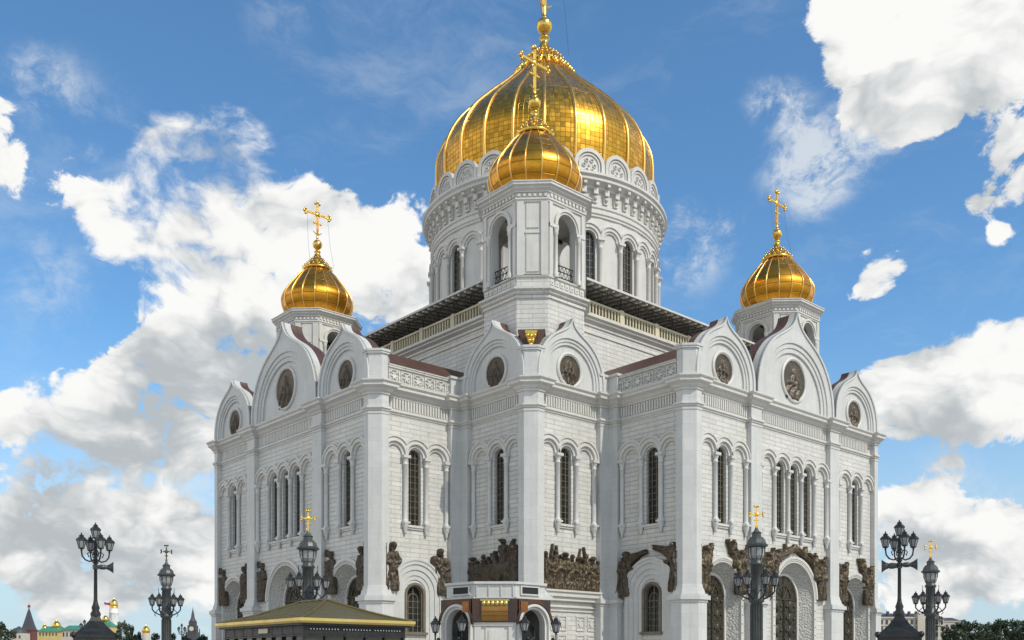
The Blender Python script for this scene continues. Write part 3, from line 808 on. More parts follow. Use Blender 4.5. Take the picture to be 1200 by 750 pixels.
# little gold rain hopper in the valley above the corner
b = MB(); T = Matrix.Translation((B-.2, B-.2, 32.45)) @ Matrix.Rotation(R(-45), 4, 'Z')
b.slab([(-.62, 2.1), (-.1, .5), (.1, .5), (.62, 2.1)], -.1, .14, M=Matrix.Translation((B-.35, B-.35, 31.9)) @ Matrix.Rotation(R(135), 4, 'Z'))
for x, z in ((-.35, 1.6), (.35, 1.6), (0, 1.55), (-.16, 1.1), (.16, 1.1), (0, .7)): b.ball((x, -.15, z), .2, 8, Matrix.Translation((B-.35, B-.35, 31.9)) @ Matrix.Rotation(R(135), 4, 'Z'))
b.build('rain_hopper', 'gold_bright', cath)
b = MB(); b.slab([(-1.35, 2.6), (-.45, .35), (.45, .35), (1.35, 2.6)], -2.2, -.1, M=Matrix.Translation((B-.6, B-.6, 31.7)) @ Matrix.Rotation(R(135), 4, 'Z')); b.build('valley_roof', 'roof_copper', cath)

# upper cube with gallery
K = 25.3
sq = [(K, -K), (K, K), (-K, K), (-K, -K)]
b = MB(); b.prism(sq, 29.3, 39.2); b.build('upper_wall', 'marble_courses', cath)
b = MB(); b.sweep(sq, [(-.1, 37.2), (.12, 37.25), (.12, 37.45), (-.1, 37.5), (-.1, 38.0), (.15, 38.05), (.15, 38.3), (.5, 38.55), (.5, 38.7), (.75, 38.85), (.75, 39.1), (.1, 39.25), (-2.5, 39.25)], True); b.build('upper_cornice', 'marble_trim', cath)
b = MB(); b.prism([(x*.9, y*.9) for x, y in sq], 39.2, 42.1); b.build('gallery_shade_wall', 'glass_and_gallery_shade', cath)  # dark glass colour stands in for the shade behind the balusters
for q in range(4):
    Mq = Matrix.Rotation(q*PI/2, 4, 'Z'); b = MB(); x = K-.1
    n = 72
    for i in range(n+1):
        y = -18 + 36*i/n
        b.box(x-.10, x+.10, y-.085, y+.085, 39.5, 40.65, Mq)
    b.box(x-.16, x+.16, -18, 18, 39.25, 39.55, Mq); b.box(x-.2, x+.2, -18, 18, 40.62, 40.85, Mq)
    for i in range(7): y = -18+6*i; b.box(x-.24, x+.24, y-.3, y+.3, 39.25, 40.95, Mq)
    b.build('balustrade', 'cream_stone', cath)
    b = MB(); b.add([(26.9, -19.2, 42.15), (26.9, 19.2, 42.15), (15.0, 15.0, 43.4), (15.0, -15.0, 43.4)], [(0, 1, 2, 3)], M=Mq)
    b.add([(26.9, -19.2, 42.05), (26.9, 19.2, 42.05), (15.0, 15.0, 43.2), (15.0, -15.0, 43.2)], [(3, 2, 1, 0)], M=Mq)
    cn = b.build('gallery_canopy', 'canopy_dark', cath)
    b = MB(); b.box(26.86, 27.0, -19.2, 19.2, 42.02, 42.24, Mq); b.build('fascia', 'marble_trim', cn)
    b = MB()
    for i in range(34):
        y = -18.15+1.1*i; b.add(*(lambda v: (v, [(0,1,2,3),(7,6,5,4),(0,4,5,1),(1,5,6,2),(2,6,7,3),(3,7,4,0)]))([(26.8, y-.13, 41.85), (26.8, y+.13, 41.85), (26.8, y+.13, 42.04), (26.8, y-.13, 42.04), (23.0, y-.13, 42.25), (23.0, y+.13, 42.25), (23.0, y+.13, 42.42), (23.0, y-.13, 42.42)]), M=Mq)
    b.build('rafters', 'canopy_rib', cn)
    b = MB()
    for i in range(13):
        y = -18+3*i
        b.tube([(25.2, y, 40.9), (25.2, y, 42.1)], .06, 5, Mq)
        b.tube([(25.2, y, 41.0), (26.75, y, 42.0)], .05, 5, Mq)
        if i < 12:
            b.tube([(25.2, y, 41.0), (25.9, y+1.5, 42.0)], .045, 5, Mq); b.tube([(25.2, y+3, 41.0), (25.9, y+1.5, 42.0)], .045, 5, Mq)
    b.tube([(25.95, -19, 41.9), (25.95, 19, 41.9)], .06, 5, Mq)
    b.build('struts', 'iron_grey', cn)

# ------------------------------------------------------------------ drum and main dome
def curve(pts, n=6):
    out = []
    P = [Vector(p) for p in pts]
    for i in range(len(P)-1):
        a = P[max(i-1, 0)]; b_ = P[i]; c = P[i+1]; d = P[min(i+2, len(P)-1)]
        for k in range(n):
            t = k/n; q = .5*((2*b_) + (c-a)*t + (2*a-5*b_+4*c-d)*t*t + (3*b_-a-3*c+d)*t**3)
            out.append((q.x, q.y))
    return out + [tuple(P[-1])]
def onion(prof, ng, sub, tile_u, phase, flat):
    b = MB(); n = ng*sub; v = []; fs = []; uv = []
    al = [0]
    for (r0, z0), (r1, z1) in zip(prof, prof[1:]): al.append(al[-1] + math.hypot(r1-r0, z1-z0))
    half = PI/ng
    for r, z in prof:
        for i in range(n):
            t = (i % sub)/sub*2-1; k = math.cos(half)/math.cos(half*t); rr = r*(1 + flat*(k-1))
            a = phase + 2*PI*i/n; v.append((rr*math.cos(a), rr*math.sin(a), z))
    for j in range(len(prof)-1):
        for i in range(n):
            fs.append((j*n+i, j*n+(i+1) % n, (j+1)*n+(i+1) % n, (j+1)*n+i))
            g = i//sub; u0 = g*tile_u*100 + (i % sub)/sub*tile_u; u1 = u0 + tile_u/sub
            uv.append([(u0, al[j]), (u1, al[j]), (u1, al[j+1]), (u0, al[j+1])])
    b.add(v, fs, True, uvs=uv); return b
def cross(H, Wd, t):
    """ornate cross standing at z=0, arms along local x"""
    b = MB(); zc = H*.70
    b.box(-t/2, t/2, -t/3, t/3, 0, H); b.box(-Wd/2, Wd/2, -t/3, t/3, zc-t/2, zc+t/2)
    b.lathe([(.02, -.12*H*.3), (t*1.3, -.02*H), (t*1.5, 0), (t*1.3, .02*H), (.02, .12*H*.3)], 12, Matrix.Translation((0, 0, zc)) @ Matrix.Rotation(R(90), 4, 'X'))
    for (x, z, ax, az) in ((-Wd/2, zc, -1, 0), (Wd/2, zc, 1, 0), (0, H, 0, 1)):
        for k in (-1, 0, 1):
            d = t*1.15
            b.ball((x + ax*(d if k == 0 else .1) + (az*k*d), 0, z + az*(d if k == 0 else .1) + (abs(ax)*k*d)), t*.72, 10)
    for k in range(4):
        a = PI/4 + k*PI/2; b.tube([(0, 0, zc), (H*.13*math.cos(a), 0, zc+H*.13*math.sin(a))], [t*.35, t*.08], 6)
    b.box(-Wd*.16, Wd*.16, -t/4, t/4, H*.40, H*.40+t*.7); b.ball((-Wd*.16, 0, H*.415), t*.5, 8); b.ball((Wd*.16, 0, H*.415), t*.5, 8)
    b.tube([(-Wd*.2, 0, H*.16), (-Wd*.08, 0, H*.10), (0, 0, H*.09), (Wd*.08, 0, H*.10), (Wd*.2, 0, H*.16)], [t*.15, t*.3, t*.36, t*.3, t*.15], 6)
    return b
DZ = 0.0
dr = MB(); RD = 15.5
nf = 32; ph0 = R(45)
hw = RD*math.tan(PI/nf)
dr.lathe([(17.2, 42.5), (17.2, 43.3), (16.6, 43.5), (16.4, 44.2), (RD+.25, 44.4), (RD+.2, 45)], 96, smooth=False)
for i in range(nf):
    Mi = Matrix.Rotation(ph0 + 2*PI*i/nf, 4, 'Z') @ Matrix.Translation((RD, 0, 0)) @ Matrix.Rotation(R(90), 4, 'Z')
    hole = [arch(0, .92, 45.2, 54.6, 12)] if i % 2 == 0 else []
    dr.slab([(-hw, 44), (hw, 44), (hw, 62.2), (-hw, 62.2)], -.5, 0, hole, M=Mi)
    a = math.acos(hw/1.72)
    top = arc(0, 54.6, 1.72, a, PI-a, 12); bot = arc(0, 54.6, 1.24, PI, 0, 12)
    dr.slab(lum(top + [(-hw, 54.6)] + bot + [(hw, 54.6)]), 0, .34, M=Mi)
    dr.slab(archband(0, 1.23, .95, 54.6, 54.58, 12), 0, .18, M=Mi)
    a = math.acos(hw/1.84); a3 = math.acos(hw/1.66); dr.slab(lum(arc(0, 54.6, 1.84, a, PI-a, 12) + arc(0, 54.6, 1.66, PI-a3, a3, 12)), 0, .48, M=Mi)
    Tc = Mi @ Matrix.Translation((hw, -.22, 0))
    dr.lathe([(.4, 44.6), (.4, 45), (.3, 45.2), (.26, 45.5), (.25, 53.3), (.32, 53.4), (.32, 53.55), (.27, 53.6), (.30, 53.9), (.44, 54.3)], 10, Tc)
    dr.box(hw-.48, hw+.48, -.72, .0, 54.28, 54.6, Mi)
dr.lathe([(RD, 57.3), (RD+.2, 57.35), (RD+.2, 57.6), (RD+.34, 57.7), (RD+.34, 57.95), (RD+.15, 58.05), (RD+.15, 58.35), (RD+.3, 58.45), (RD+.3, 58.75), (RD+.05, 58.8), (RD+.05, 59.2),
          (RD+.1, 60.45), (RD+.5, 60.65), (RD+.5, 60.90), (RD+.8, 61.15), (RD+1.2, 61.35), (RD+1.2, 61.70), (RD+1.45, 61.90), (RD+1.45, 62.20), (RD+.6, 62.45), (RD-.6, 62.45)], 128, smooth=False)
for i in range(64):
    Mi = Matrix.Rotation(2*PI*(i+.5)/64, 4, 'Z') @ Matrix.Translation((RD, 0, 0)) @ Matrix.Rotation(R(90), 4, 'Z')
    dr.slab([(-.32, 59.0), (.32, 59.0), (.32, 60.65), (-.32, 60.65)], 0, .34, M=Mi); dr.box(-.3, .3, -.66, 0, 59.95, 60.65, Mi); dr.ball((0, -.42, 59.5), .26, 6, Mi)
    dr.box(-.2, .2, -1.1, -.4, 60.85, 61.17, Mi)
drum = dr.build('drum', 'marble_trim', cath)
b = MB(); Mw = Matrix.Rotation(R(90), 4, 'Z')
b.slab(arch(0, .94, 45.18, 54.6, 12), -.5, -.42)
dw = b.build('window', 'glass_and_gallery_shade', drum)
def setrot(o, ang): o.location = (RD*math.cos(ang), RD*math.sin(ang), 0); o.rotation_euler = (0, 0, ang + R(90)); return o
b2 = MB()
for x in (-.3, .3): b2.box(x-.05, x+.05, .33, .42, 45.2, 55.3)
for k in range(11): b2.box(-.92, .92, .36, .42, 46+k*.85, 46.07+k*.85)
b2.slab(archband(0, .93, .8, 54.6, 45.2, 12), -.42, -.3)
# lattice joined to the pane: third level is the deepest
me2 = MB(); me2.v, me2.f, me2.sm, me2.mi = list(b.v), list(b.f), list(b.sm), list(b.mi)
me2.cur = 1; me2.add(b2.v, b2.f)
bpy.data.objects.remove(dw); dw = me2.build('window', ['glass_and_gallery_shade', 'lattice'], drum)
setrot(dw, ph0)
for i in range(1, 16): setrot(dup(dw, drum), ph0 + 2*PI*i/16)
# crown of small rosette gables round the dome's foot
RK = 15.7
def kok():
    b = MB(); w = RK*math.tan(PI/24)*1.0; zc = 64.0; r = w*.985
    ou = [(r, 62.85)] + arc(0, zc, r, 0, R(72), 10) + [(.12, zc+r+.12), (0, zc+r+.3), (-.12, zc+r+.12)] + arc(0, zc, r, R(108), PI, 10) + [(-r, 62.85)]
    b.slab(ou, -.5, 0, back=True)
    b.slab(archband(0, r, r*.78, zc, 62.85, 16), 0, .26); b.slab(archband(0, r*.70, r*.62, zc, 63.1, 16), 0, .15)
    for k in range(6):
        a = k*PI/3; x, z = .62*r*.55*math.cos(a), .62*r*.55*math.sin(a)
        b.lathe([(.26, 0), (.26, .14), (.16, .16), (.15, .02)], 10, Matrix.Translation((x, 0, zc+z)) @ Matrix.Rotation(R(90), 4, 'X'), cap=False)
    b.ball((0, 0, zc), .2, 8); b.box(-w, w, -.3, .3, 62.8, 63.05)
    for s in (-1, 1): b.slab([(s*w*.98, 62.85), (s*w*.98, 64.2), (s*w*.75, 63.4), (s*w*.7, 62.85)][::s], -.3, .2)
    return b.build('crown_gable', 'marble_trim', drum)
b = MB(); b.lathe([(RK-.35, 62.35), (RK-.35, 64.4), (RK-.9, 64.45)], 96, smooth=False); b.build('crown_ring', 'marble_trim', drum)
k0 = kok()
for i in range(24):
    a = R(45) + 2*PI*(i+.5)/24; o = k0 if i == 0 else dup(k0, drum)
    o.location = (RK*math.cos(a), RK*math.sin(a), -.5); o.rotation_euler = (0, 0, a+R(90))

mp = list(zip([14.6, 14.9, 15.1, 14.95, 14.13, 12.72, 10.82, 8.98, 7.26, 5.71, 4.21, 2.62, 1.3], [62.3, 65, 67.6, 70.2, 72.4, 74.6, 76.6, 78.4, 80, 81.6, 83.2, 85, 86.6]))
PH = math.atan2(CAM.y, CAM.x) + R(0)
mpc = curve(mp, 5)
md = onion(mpc, 24, 6, 3.72, PH, .75).build('main_dome', 'gold_tiles', cath)
b = MB()
for i in range(24):
    a = PH + 2*PI*i/24; b.tube([((r+.03)*math.cos(a), (r+.03)*math.sin(a), z) for r, z in mpc], [max(.07, .22*min(1, r/9)) for r, z in mpc], 8)
b.build('ribs', 'gold_ribs', md)
b = MB()
b.lathe([(3.3, 84.45), (3.45, 84.6), (3.2, 84.85), (2.5, 85.6), (1.75, 86.5), (1.0, 87.5), (.55, 88.3), (.5, 88.8), (.75, 88.9), (.75, 89.05), (.4, 89.2), (.35, 89.9)], 24)
for i in range(24):
    a = PH + 2*PI*(i+.5)/24
    for r, z, s in ((3.5, 84.2, .36), (3.95, 83.75, .32), (4.3, 83.3, .28)): b.ball((r*math.cos(a), r*math.sin(a), z), s, 8, sz=1.3)
    for r, z in ((2.75, 85.6), (2.0, 86.4)): b.ball((r*math.cos(a), r*math.sin(a), z), .2, 6)
b.ball((0, 0, 90.75), 1.08, 20)
b.lathe([(.3, 91.7), (.42, 91.85), (.25, 92.0), (.3, 92.6), (.22, 93.4)], 14)
b.build('finial', 'gold_bright', md)
c = cross(10.0, 6.6, .5).build('cross', 'gold_bright', md); c.location = (0, 0, 92.6)
b = MB()
for s in (-1, 1):
    b.tube([(s*3.1, 0, 99.6), (s*2.5 + 0, 1.6, 93), (s*2.2, 2.6, 86.4)], .03, 4)
b.build('wire', 'iron_grey', md)

# ------------------------------------------------------------------ belfries
OC = [(4.81, -2.55), (4.81, 2.55), (2.55, 4.81), (-2.55, 4.81), (-4.81, 2.55), (-4.81, -2.55), (-2.55, -4.81), (2.55, -4.81)]
def og(d): return [offset_pt(OC, i, d, True) for i in range(8)]
bt = 22.7
belf = bpy.data.objects.new('belfry', None); COL.objects.link(belf); belf.parent = cath
b = MB(); b.prism(OC, 29.3, 38.6)
b.sweep(OC, [(-.05, 38.3), (.14, 38.35), (.14, 38.6), (.34, 38.8), (.34, 38.95), (.58, 39.1), (.58, 39.35), (.1, 39.5), (-.3, 39.5)], True)
b.prism(og(-.02), 39.3, 40.6); b.sweep(OC, [(-.02, 40.4), (.12, 40.45), (.12, 40.62), (-.2, 40.7)], True)
b.prism(og(-.1), 40.55, 40.72)
b.build('base', 'marble_courses', belf)
b = MB()
for q in range(4):
    Mq = Matrix.Rotation(q*PI/2, 4, 'Z') @ Matrix.Translation((4.81, 0, 0)) @ Matrix.Rotation(R(90), 4, 'Z')
    for i in range(7):   # carved panel row in the parapet
        x = -2.1+i*.7; b.slab([(x-.26, 39.75), (x+.26, 39.75), (x+.26, 40.3), (x-.26, 40.3)], -.02, .07, M=Mq); b.ball((x, -.06, 40.02), .13, 6, Mq)
    b.slab([(-2.55, 40.6), (2.55, 40.6), (2.55, 48.1), (-2.55, 48.1)], -.9, -.02, [arch(0, 1.3, 40.62, 46.1, 16)], back=True, M=Mq)
    b.slab(archband(0, 1.78, 1.52, 46.1, 45.9, 18), -.02, .22, M=Mq); b.slab(archband(0, 1.53, 1.3, 46.1, 45.9, 18), -.02, .10, M=Mq)
    b.box(-2.5, -1.3, -.2, .1, 45.55, 45.92, Mq); b.box(1.3, 2.5, -.2, .1, 45.55, 45.92, Mq)
    for x in (-1.62, 1.62): b.lathe([(.3, 40.6), (.3, 41), (.21, 41.2), (.2, 44.9), (.28, 45.0), (.24, 45.2), (.34, 45.55)], 10, Mq @ Matrix.Translation((x, -.1, 0)))
    for x in (-2.28, 2.28): b.slab([(x-.22, 40.6), (x+.22, 40.6), (x+.22, 48.0), (x-.22, 48.0)], -.05, .12, M=Mq)
    M8 = Matrix.Rotation(q*PI/2 + PI/4, 4, 'Z') @ Matrix.Translation((5.204, 0, 0)) @ Matrix.Rotation(R(90), 4, 'Z')
    b.slab([(-1.6, 40.6), (1.6, 40.6), (1.6, 48.1), (-1.6, 48.1)], -.9, -.02, back=True, M=M8)
    for x in (-1.22, 1.22): b.slab([(x-.36, 40.6), (x+.36, 40.6), (x+.36, 48.0), (x-.36, 48.0)], -.05, .16, M=M8)
    b.slab([(-.62, 41.0), (.62, 41.0), (.62, 44.7), (-.62, 44.7)], -.02, .08, M=M8); b.slab([(-.7, 44.85), (.7, 44.85), (.7, 45.1), (-.7, 45.1)], -.02, .11, M=M8)
    b.slab([(-.62, 45.4), (.62, 45.4), (.62, 47.8), (-.62, 47.8)], -.02, .08, M=M8)
    b.slab([(-.9, 40.7), (.9, 40.7), (.9, 40.72), (-.9, 40.72)], 0, .2, M=M8)
b.prism(og(-.3), 48.0, 47.65)
b.build('bell_tower', 'marble_trim', belf)
b = MB()
b.sweep(OC, [(-.2, 47.946), (.12, 47.986), (.12, 48.143), (.22, 48.183), (.22, 48.341), (.06, 48.373), (.06, 48.854), (.22, 48.894), (.22, 49.013), (.48, 49.210), (.48, 49.328), (.72, 49.463), (.72, 49.684), (.80, 49.716), (.80, 49.826), (-.3, 49.961), (-1.2, 50.000)], True)
b.prism(og(-1.0), 48.025, 49.992)
for i in range(8):
    p, q = V2(*OC[i]), V2(*OC[(i+1) % 8]); d = q-p; n = int(d.length/.5); d.normalize(); nn = V2(d.y, -d.x)
    for k in range(n):
        m = p + (q-p)*((k+.5)/n); ang = math.atan2(d.y, d.x)
        b.box(-.14, .14, -.2, .05, 48.459, 48.776, Matrix.Translation((m.x+nn.x*.06, m.y+nn.y*.06, 0)) @ Matrix.Rotation(ang, 4, 'Z'))
b.build('entablature', 'marble_trim', belf)
for q in range(4):
    b = MB(); Mq = Matrix.Rotation(q*PI/2, 4, 'Z') @ Matrix.Translation((4.4, 0, 0)) @ Matrix.Rotation(R(90), 4, 'Z')
    for z in (41.0, 41.6, 42.2): b.box(-1.3, 1.3, -.04, .04, z, z+.08, Mq)
    for k in range(6):
        x = -1.3+k*.52; b.tube([(x, 0, 41), (x+.52, 0, 42.2)], .035, 4, Mq); b.tube([(x+.52, 0, 41), (x, 0, 42.2)], .035, 4, Mq)
    b.build('railing', 'iron', belf)
b = MB()
bell = [(.0, 1.5), (.25, 1.48), (.42, 1.3), (.52, .8), (.62, .35), (.85, .02), (.80, -.02), (.55, .3), (.45, .9)]
b.lathe(bell[::-1], 16, Matrix.Translation((0, 0, 44.6)) @ Matrix.Diagonal((1.5, 1.5, 1.5, 1)), cap=False); b.tube([(0, 0, 46.8), (0, 0, 48.2)], .09, 6); b.box(-4, 4, -.14, .14, 47.2, 47.5)
b.build('bell', 'bronze', belf)
sp = list(zip([3.35, 3.95, 4.36, 4.77, 4.92, 4.68, 4.14, 3.47, 2.68, 1.94, 1.15, .6], [49.4, 50.3, 50.9, 51.7, 52.7, 53.5, 54.4, 55.3, 56.3, 57.05, 57.8, 58.4]))
spc = curve(sp, 5)
PB = R(45)+R(11.25)
o = onion(spc, 18, 6, 2.0, PB, .7).build('dome', 'gold_panels', belf)
b = MB()
for i in range(18):
    a = PB + 2*PI*i/18; b.tube([((r+.02)*math.cos(a), (r+.02)*math.sin(a), z) for r, z in spc], [max(.045, .10*min(1, r/3)) for r, z in spc], 7)
b.build('ribs', 'gold_ribs', belf)
b = MB()
b.lathe([(1.95, 57.15), (2.1, 57.3), (1.95, 57.5), (1.35, 58.1), (.8, 58.8), (.4, 59.5), (.3, 59.75), (.45, 59.85), (.45, 59.95), (.26, 60.05), (.22, 60.4)], 20)
for i in range(16):
    a = 2*PI*i/16
    for k in range(3):
        r = 1.95-k*.5; z = 57.6+k*.6; a2 = a + k*.2; b.ball((r*math.cos(a2), r*math.sin(a2), z), .17-.03*k, 6)
b.ball((0, 0, 60.93), .66, 16); b.lathe([(.2, 61.5), (.28, 61.62), (.15, 61.7), (.16, 62.2)], 12)
b.build('finial', 'gold_bright', belf)
c = cross(4.6, 3.5, .27).build('cross', 'gold_bright', belf); c.location = (0, 0, 62.0)
b = MB()
for s in (-1, 1): b.tube([(s*1.6, 0, 65.2), (s*1.75, .5, 61), (s*1.9, 1.3, 57.6)], .018, 4)
b.build('wire', 'iron_grey', belf)
belf.location = (bt, bt, 0)
for x, y in ((bt, -bt), (-bt, bt), (-bt, -bt)): dup(belf, cath, loc=(x, y, 0))

# ------------------------------------------------------------------ bronze sculpture groups
rnd = random.Random(11)
OUT = {'side_left': .3, 'side_right': .3, 'front_left': .1, 'front_right': .2, 'block_left': 0, 'block_right': 0}
def grp(key, prims, x0, x1, z0, z1, res=.065, material='bronze', seed=0, folds=.10, name='sculpture_group'):
    o = relief_mesh(prims, x0, x1, z0, z1, res, name, material, cath, folds, seed); f_ = fr(key); a = f_[2]-PI/2
    place(o, (f_[0] + OUT[key]*math.cos(a), f_[1] + OUT[key]*math.sin(a), f_[2])); return o
def deep(prims, k): return [p[:6] + (p[6]*k,) if p[0] == 'e' else p[:7] + (p[7]*k,) + p[8:] for p in prims]
# corner block left: crowd of figures around a rider on a rearing horse
def crowd(xs, z0, hs, seed, extra=()):
    r_ = random.Random(seed); p = [('c', xs[0], z0+.35, xs[-1], z0+.35, .55, .55, .22, 0), ('c', xs[0]+.3, z0+1.3, xs[-1]-.3, z0+1.3, .9, .9, .2, 0)]
    for i, (x, h) in enumerate(zip(xs, hs)): p += deep(figure(x, z0 + r_.uniform(-.1, .1), h, r_.uniform(-.05, .05), r_, 0, (r_.uniform(-.05, .2), r_.uniform(.5, .85)), r_.choice((-1, 1))), (.75, 1.45, 1.0)[i % 3])
    return p + list(extra)
horse = deep([('c', .7, 10.9, 2.5, 11.3, .8, .65, .7, 0), ('c', .8, 11.2, .45, 12.5, .45, .2, .7, 0), ('e', .22, 12.65, .34, .22, .5, .7), ('c', .5, 12.75, .52, 13.0, .09, .05, .6, 0), ('c', .7, 10.7, .1, 10.3, .22, .10, .7, 0), ('c', 2.4, 11.2, 2.2, 9.4, .36, .16, .7, 0), ('c', 1.3, 10.6, 1.1, 9.3, .26, .14, .7, 0)], 1.5) + deep(figure(1.75, 11.3, 2.8, -.06, rnd, 0, (.3, .7)), 1.7) + [('c', 2.5, 12.6, 3.2, 13.9, .55, .12, .5, 1)]
grp('block_left', crowd([-3.5, -2.95, -2.4, -1.8, -1.2, -.6, 0, .9, 2.4, 3.0, 3.5], 9.05, [3.2, 3.7, 3.3, 3.8, 3.2, 3.6, 3.2, 2.6, 3.2, 3.9, 4.3], 4, horse), -3.95, 3.75, 9.0, 14.7, seed=2)
grp('block_right', crowd([-3.4, -2.85, -2.3, -1.7, -1.1, -.5, .1, .7, 1.4, 2.0, 2.6, 3.1, 3.6], 9.05, [3.7, 3.3, 3.9, 3.4, 3.8, 3.3, 3.7, 3.4, 3.3, 3.8, 3.4, 3.7, 3.2], 7, [('c', -3.0, 11.8, -2.75, 13.5, .2, .06, .6, 0), ('c', -2.1, 11.9, -2.3, 13.4, .2, .06, .6, 0), ('c', .8, 11.8, 1.15, 13.3, .2, .06, .5, 0), ('c', 2.0, 11.8, 1.6, 13.5, .2, .06, .5, 0), ('e', 1.5, 10.6, .7, 1.0, .3, .55)]), -3.8, 3.95, 9.0, 14.1, material='bronze_light', seed=5)
# arm side left: two prophets beside the arched window
u = WC['side_left']
grp('side_left', figure(u-2.95, 9.1, 4.6, .0, rnd, 0, (.05, .55), 1) + [('c', u-3.75, 9.4, u-3.8, 14.6, .09, .06, .5, 0), ('c', u-2.7, 11.5, u-2.1, 12.0, .5, .25, .4, 1)], -4.4, 0, 8.9, 14.7, seed=9)
grp('side_left', figure(u+3.55, 9.0, 4.5, -.12, rnd, 0, (.1, .6), -1) + [('c', u+2.7, 11.4, u+2.35, 12.3, .5, .4, .45, 1), ('c', u+3.6, 11.2, u+4.0, 9.2, .5, .3, .5, 1)], .3, 4.3, 8.7, 14.3, seed=10)
# arm side right: two hovering angels
u = WC['side_right']
grp('side_right', figure(u-3.55, 8.7, 4.4, .08, rnd, 2, (.25, .6), 1) + [('c', u-3.2, 12.2, u-.6, 12.95, .5, .12, .35, 1)], -4.3, u-.3, 8.5, 13.9, seed=12)
grp('side_right', figure(u+3.35, 8.9, 4.6, -.06, rnd, -2, (.25, .6), -1) + [('c', u+2.9, 12.6, u+.7, 13.0, .55, .14, .35, 1), ('c', u+3.6, 12.5, u+3.9, 13.9, .3, .08, .3, 1)], u+.4, 4.2, 8.7, 14.3, seed=13)
# right front
for u, s_ in ((12.9, 20), (-12.9, 30)):
    k = 1
    grp('front_right', figure(-u-3.1, 8.9, 4.3, .03, rnd, 1, (.2, .55), 1), -u-4.0, -u-1.3, 8.7, 14.4, material='bronze_light', seed=s_)
    grp('front_right', figure(-u+3.1, 8.9, 4.3, -.03, rnd, 1, (.2, .55), -1) + figure(-u+1.9, 11.6, 2.4, -.25, rnd, 1, (.2, .5), -1), -u+.4, -u+4.0, 8.7, 14.6, material='bronze_light', seed=s_+1)
mid = [('e', 0, 14.2, .55, .5, 0, .4), ('c', -3.0, 13.0, -.7, 14.0, .3, .35, .3, 1), ('c', 3.0, 13.0, .7, 14.0, .3, .35, .3, 1), ('c', -1.8, 13.5, -2.0, 14.5, .3, .1, .3, 1), ('c', 1.8, 13.5, 2.0, 14.5, .3, .1, .3, 1)]
grp('front_right', figure(-5.5, 9.0, 4.4, .05, rnd, 1, (.2, .55), 1) + figure(-4.1, 11.2, 2.6, .2, rnd, 1, (.2, .5), 1), -6.6, -2.4, 8.8, 14.6, material='bronze_light', seed=41)
grp('front_right', mid, -3.4, 3.4, 12.6, 14.9, material='bronze_light', seed=42, folds=.06)
grp('front_right', figure(5.5, 9.0, 4.4, -.05, rnd, 1, (.2, .55), -1) + figure(4.1, 11.2, 2.6, -.2, rnd, 1, (.2, .5), -1), 2.4, 6.6, 8.8, 14.6, material='bronze_light', seed=43)
# left front: robed saints standing in the spandrels
for i, u in enumerate((-16.0, -9.9, -5.6, 5.5, 9.8, 16.0)):
    t = 1 if i % 2 == 0 else -1
    grp('front_left', deep(figure(u, 9.1, 4.25, .04*t, rnd, 0, (.1, .6), t), .8) + [('c', u+.25*t, 9.2, u+.6*t, 11.8, .5, .25, .4, 1), ('c', u-.55*t, 9.4, u-.62*t, 13.6, .06, .05, .5, 0)], u-1.2, u+1.2, 8.9, 14.2, seed=50+i)

# ================================================================== entrance pavilion in front of the corner
Zp = 62.0
pp = at(580, 0, Zp); prz = math.atan2(RGT.y, RGT.x)
pav = thing('entrance_pavilion', 'small white pavilion with twin arches and copper canopy before the cathedral corner', 'pavilion', pp, prz)
hc_, fl_, an_ = 1.4, 2.75, R(40)
ex, ey = hc_ + fl_*math.cos(an_), fl_*math.sin(an_)
plan = [(-hc_, 0), (hc_, 0), (ex, ey), (ex, ey+3.4), (-ex, ey+3.4), (-ex, ey)]
def facet(k):
    if k == 0: return Matrix.Identity(4)
    return Matrix.Translation((k*(hc_+ex)/2, ey/2, 0)) @ Matrix.Rotation(k*an_, 4, 'Z')
b = MB()
b.slab([(-hc_, 0), (hc_, 0), (hc_, 4.5), (-hc_, 4.5)], -.3, 0)
b.slab([(-.62, .3), (.62, .3), (.62, 4.1), (-.62, 4.1)], 0, .07); b.slab([(-.42, .4), (.42, .4), (.42, 3.9), (-.42, 3.9)], .07, .12)
b.slab([(-hc_, 4.2), (hc_, 4.2), (hc_, 4.42), (-hc_, 4.42)], 0, .16)
for x in (-1.12, 1.12): b.slab([(x-.22, 0), (x+.22, 0), (x+.22, 4.2), (x-.22, 4.2)], 0, .1)
for k in (-1, 1):
    Mf = facet(k); h = fl_/2
    b.slab([(-h, 0), (h, 0), (h, 6.1), (-h, 6.1)], -.45, 0, [arch(0, 1.02, .02, 4.3, 16)], M=Mf)
    b.slab(archband(0, 1.2, 1.02, 4.3, 0.02, 18), 0, .12, M=Mf); b.slab(archband(0, 1.365, 1.2, 4.3, .02, 18), 0, .30, M=Mf)
for x in (-ex, ex): b.box(min(x, x-.3*(1 if x > 0 else -1)), max(x, x-.3*(1 if x > 0 else -1)), ey+.02, ey+3.4, 0, 6.1)
b.box(-ex+.3, ex-.3, ey+3.1, ey+3.4, 0, 6.1)
b.build('wall', 'marble_trim', pav)
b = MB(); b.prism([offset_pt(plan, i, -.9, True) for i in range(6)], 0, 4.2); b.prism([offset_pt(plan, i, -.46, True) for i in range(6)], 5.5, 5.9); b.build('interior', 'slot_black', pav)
up = [offset_pt(plan, i, -.18, True) for i in range(6)]
b = MB(); b.prism(up, 6.02, 6.98); b.prism([offset_pt(up, i, .14, True) for i in range(6)], 6.96, 7.12); b.prism([offset_pt(up, i, .06, True) for i in range(6)], 5.98, 6.1)
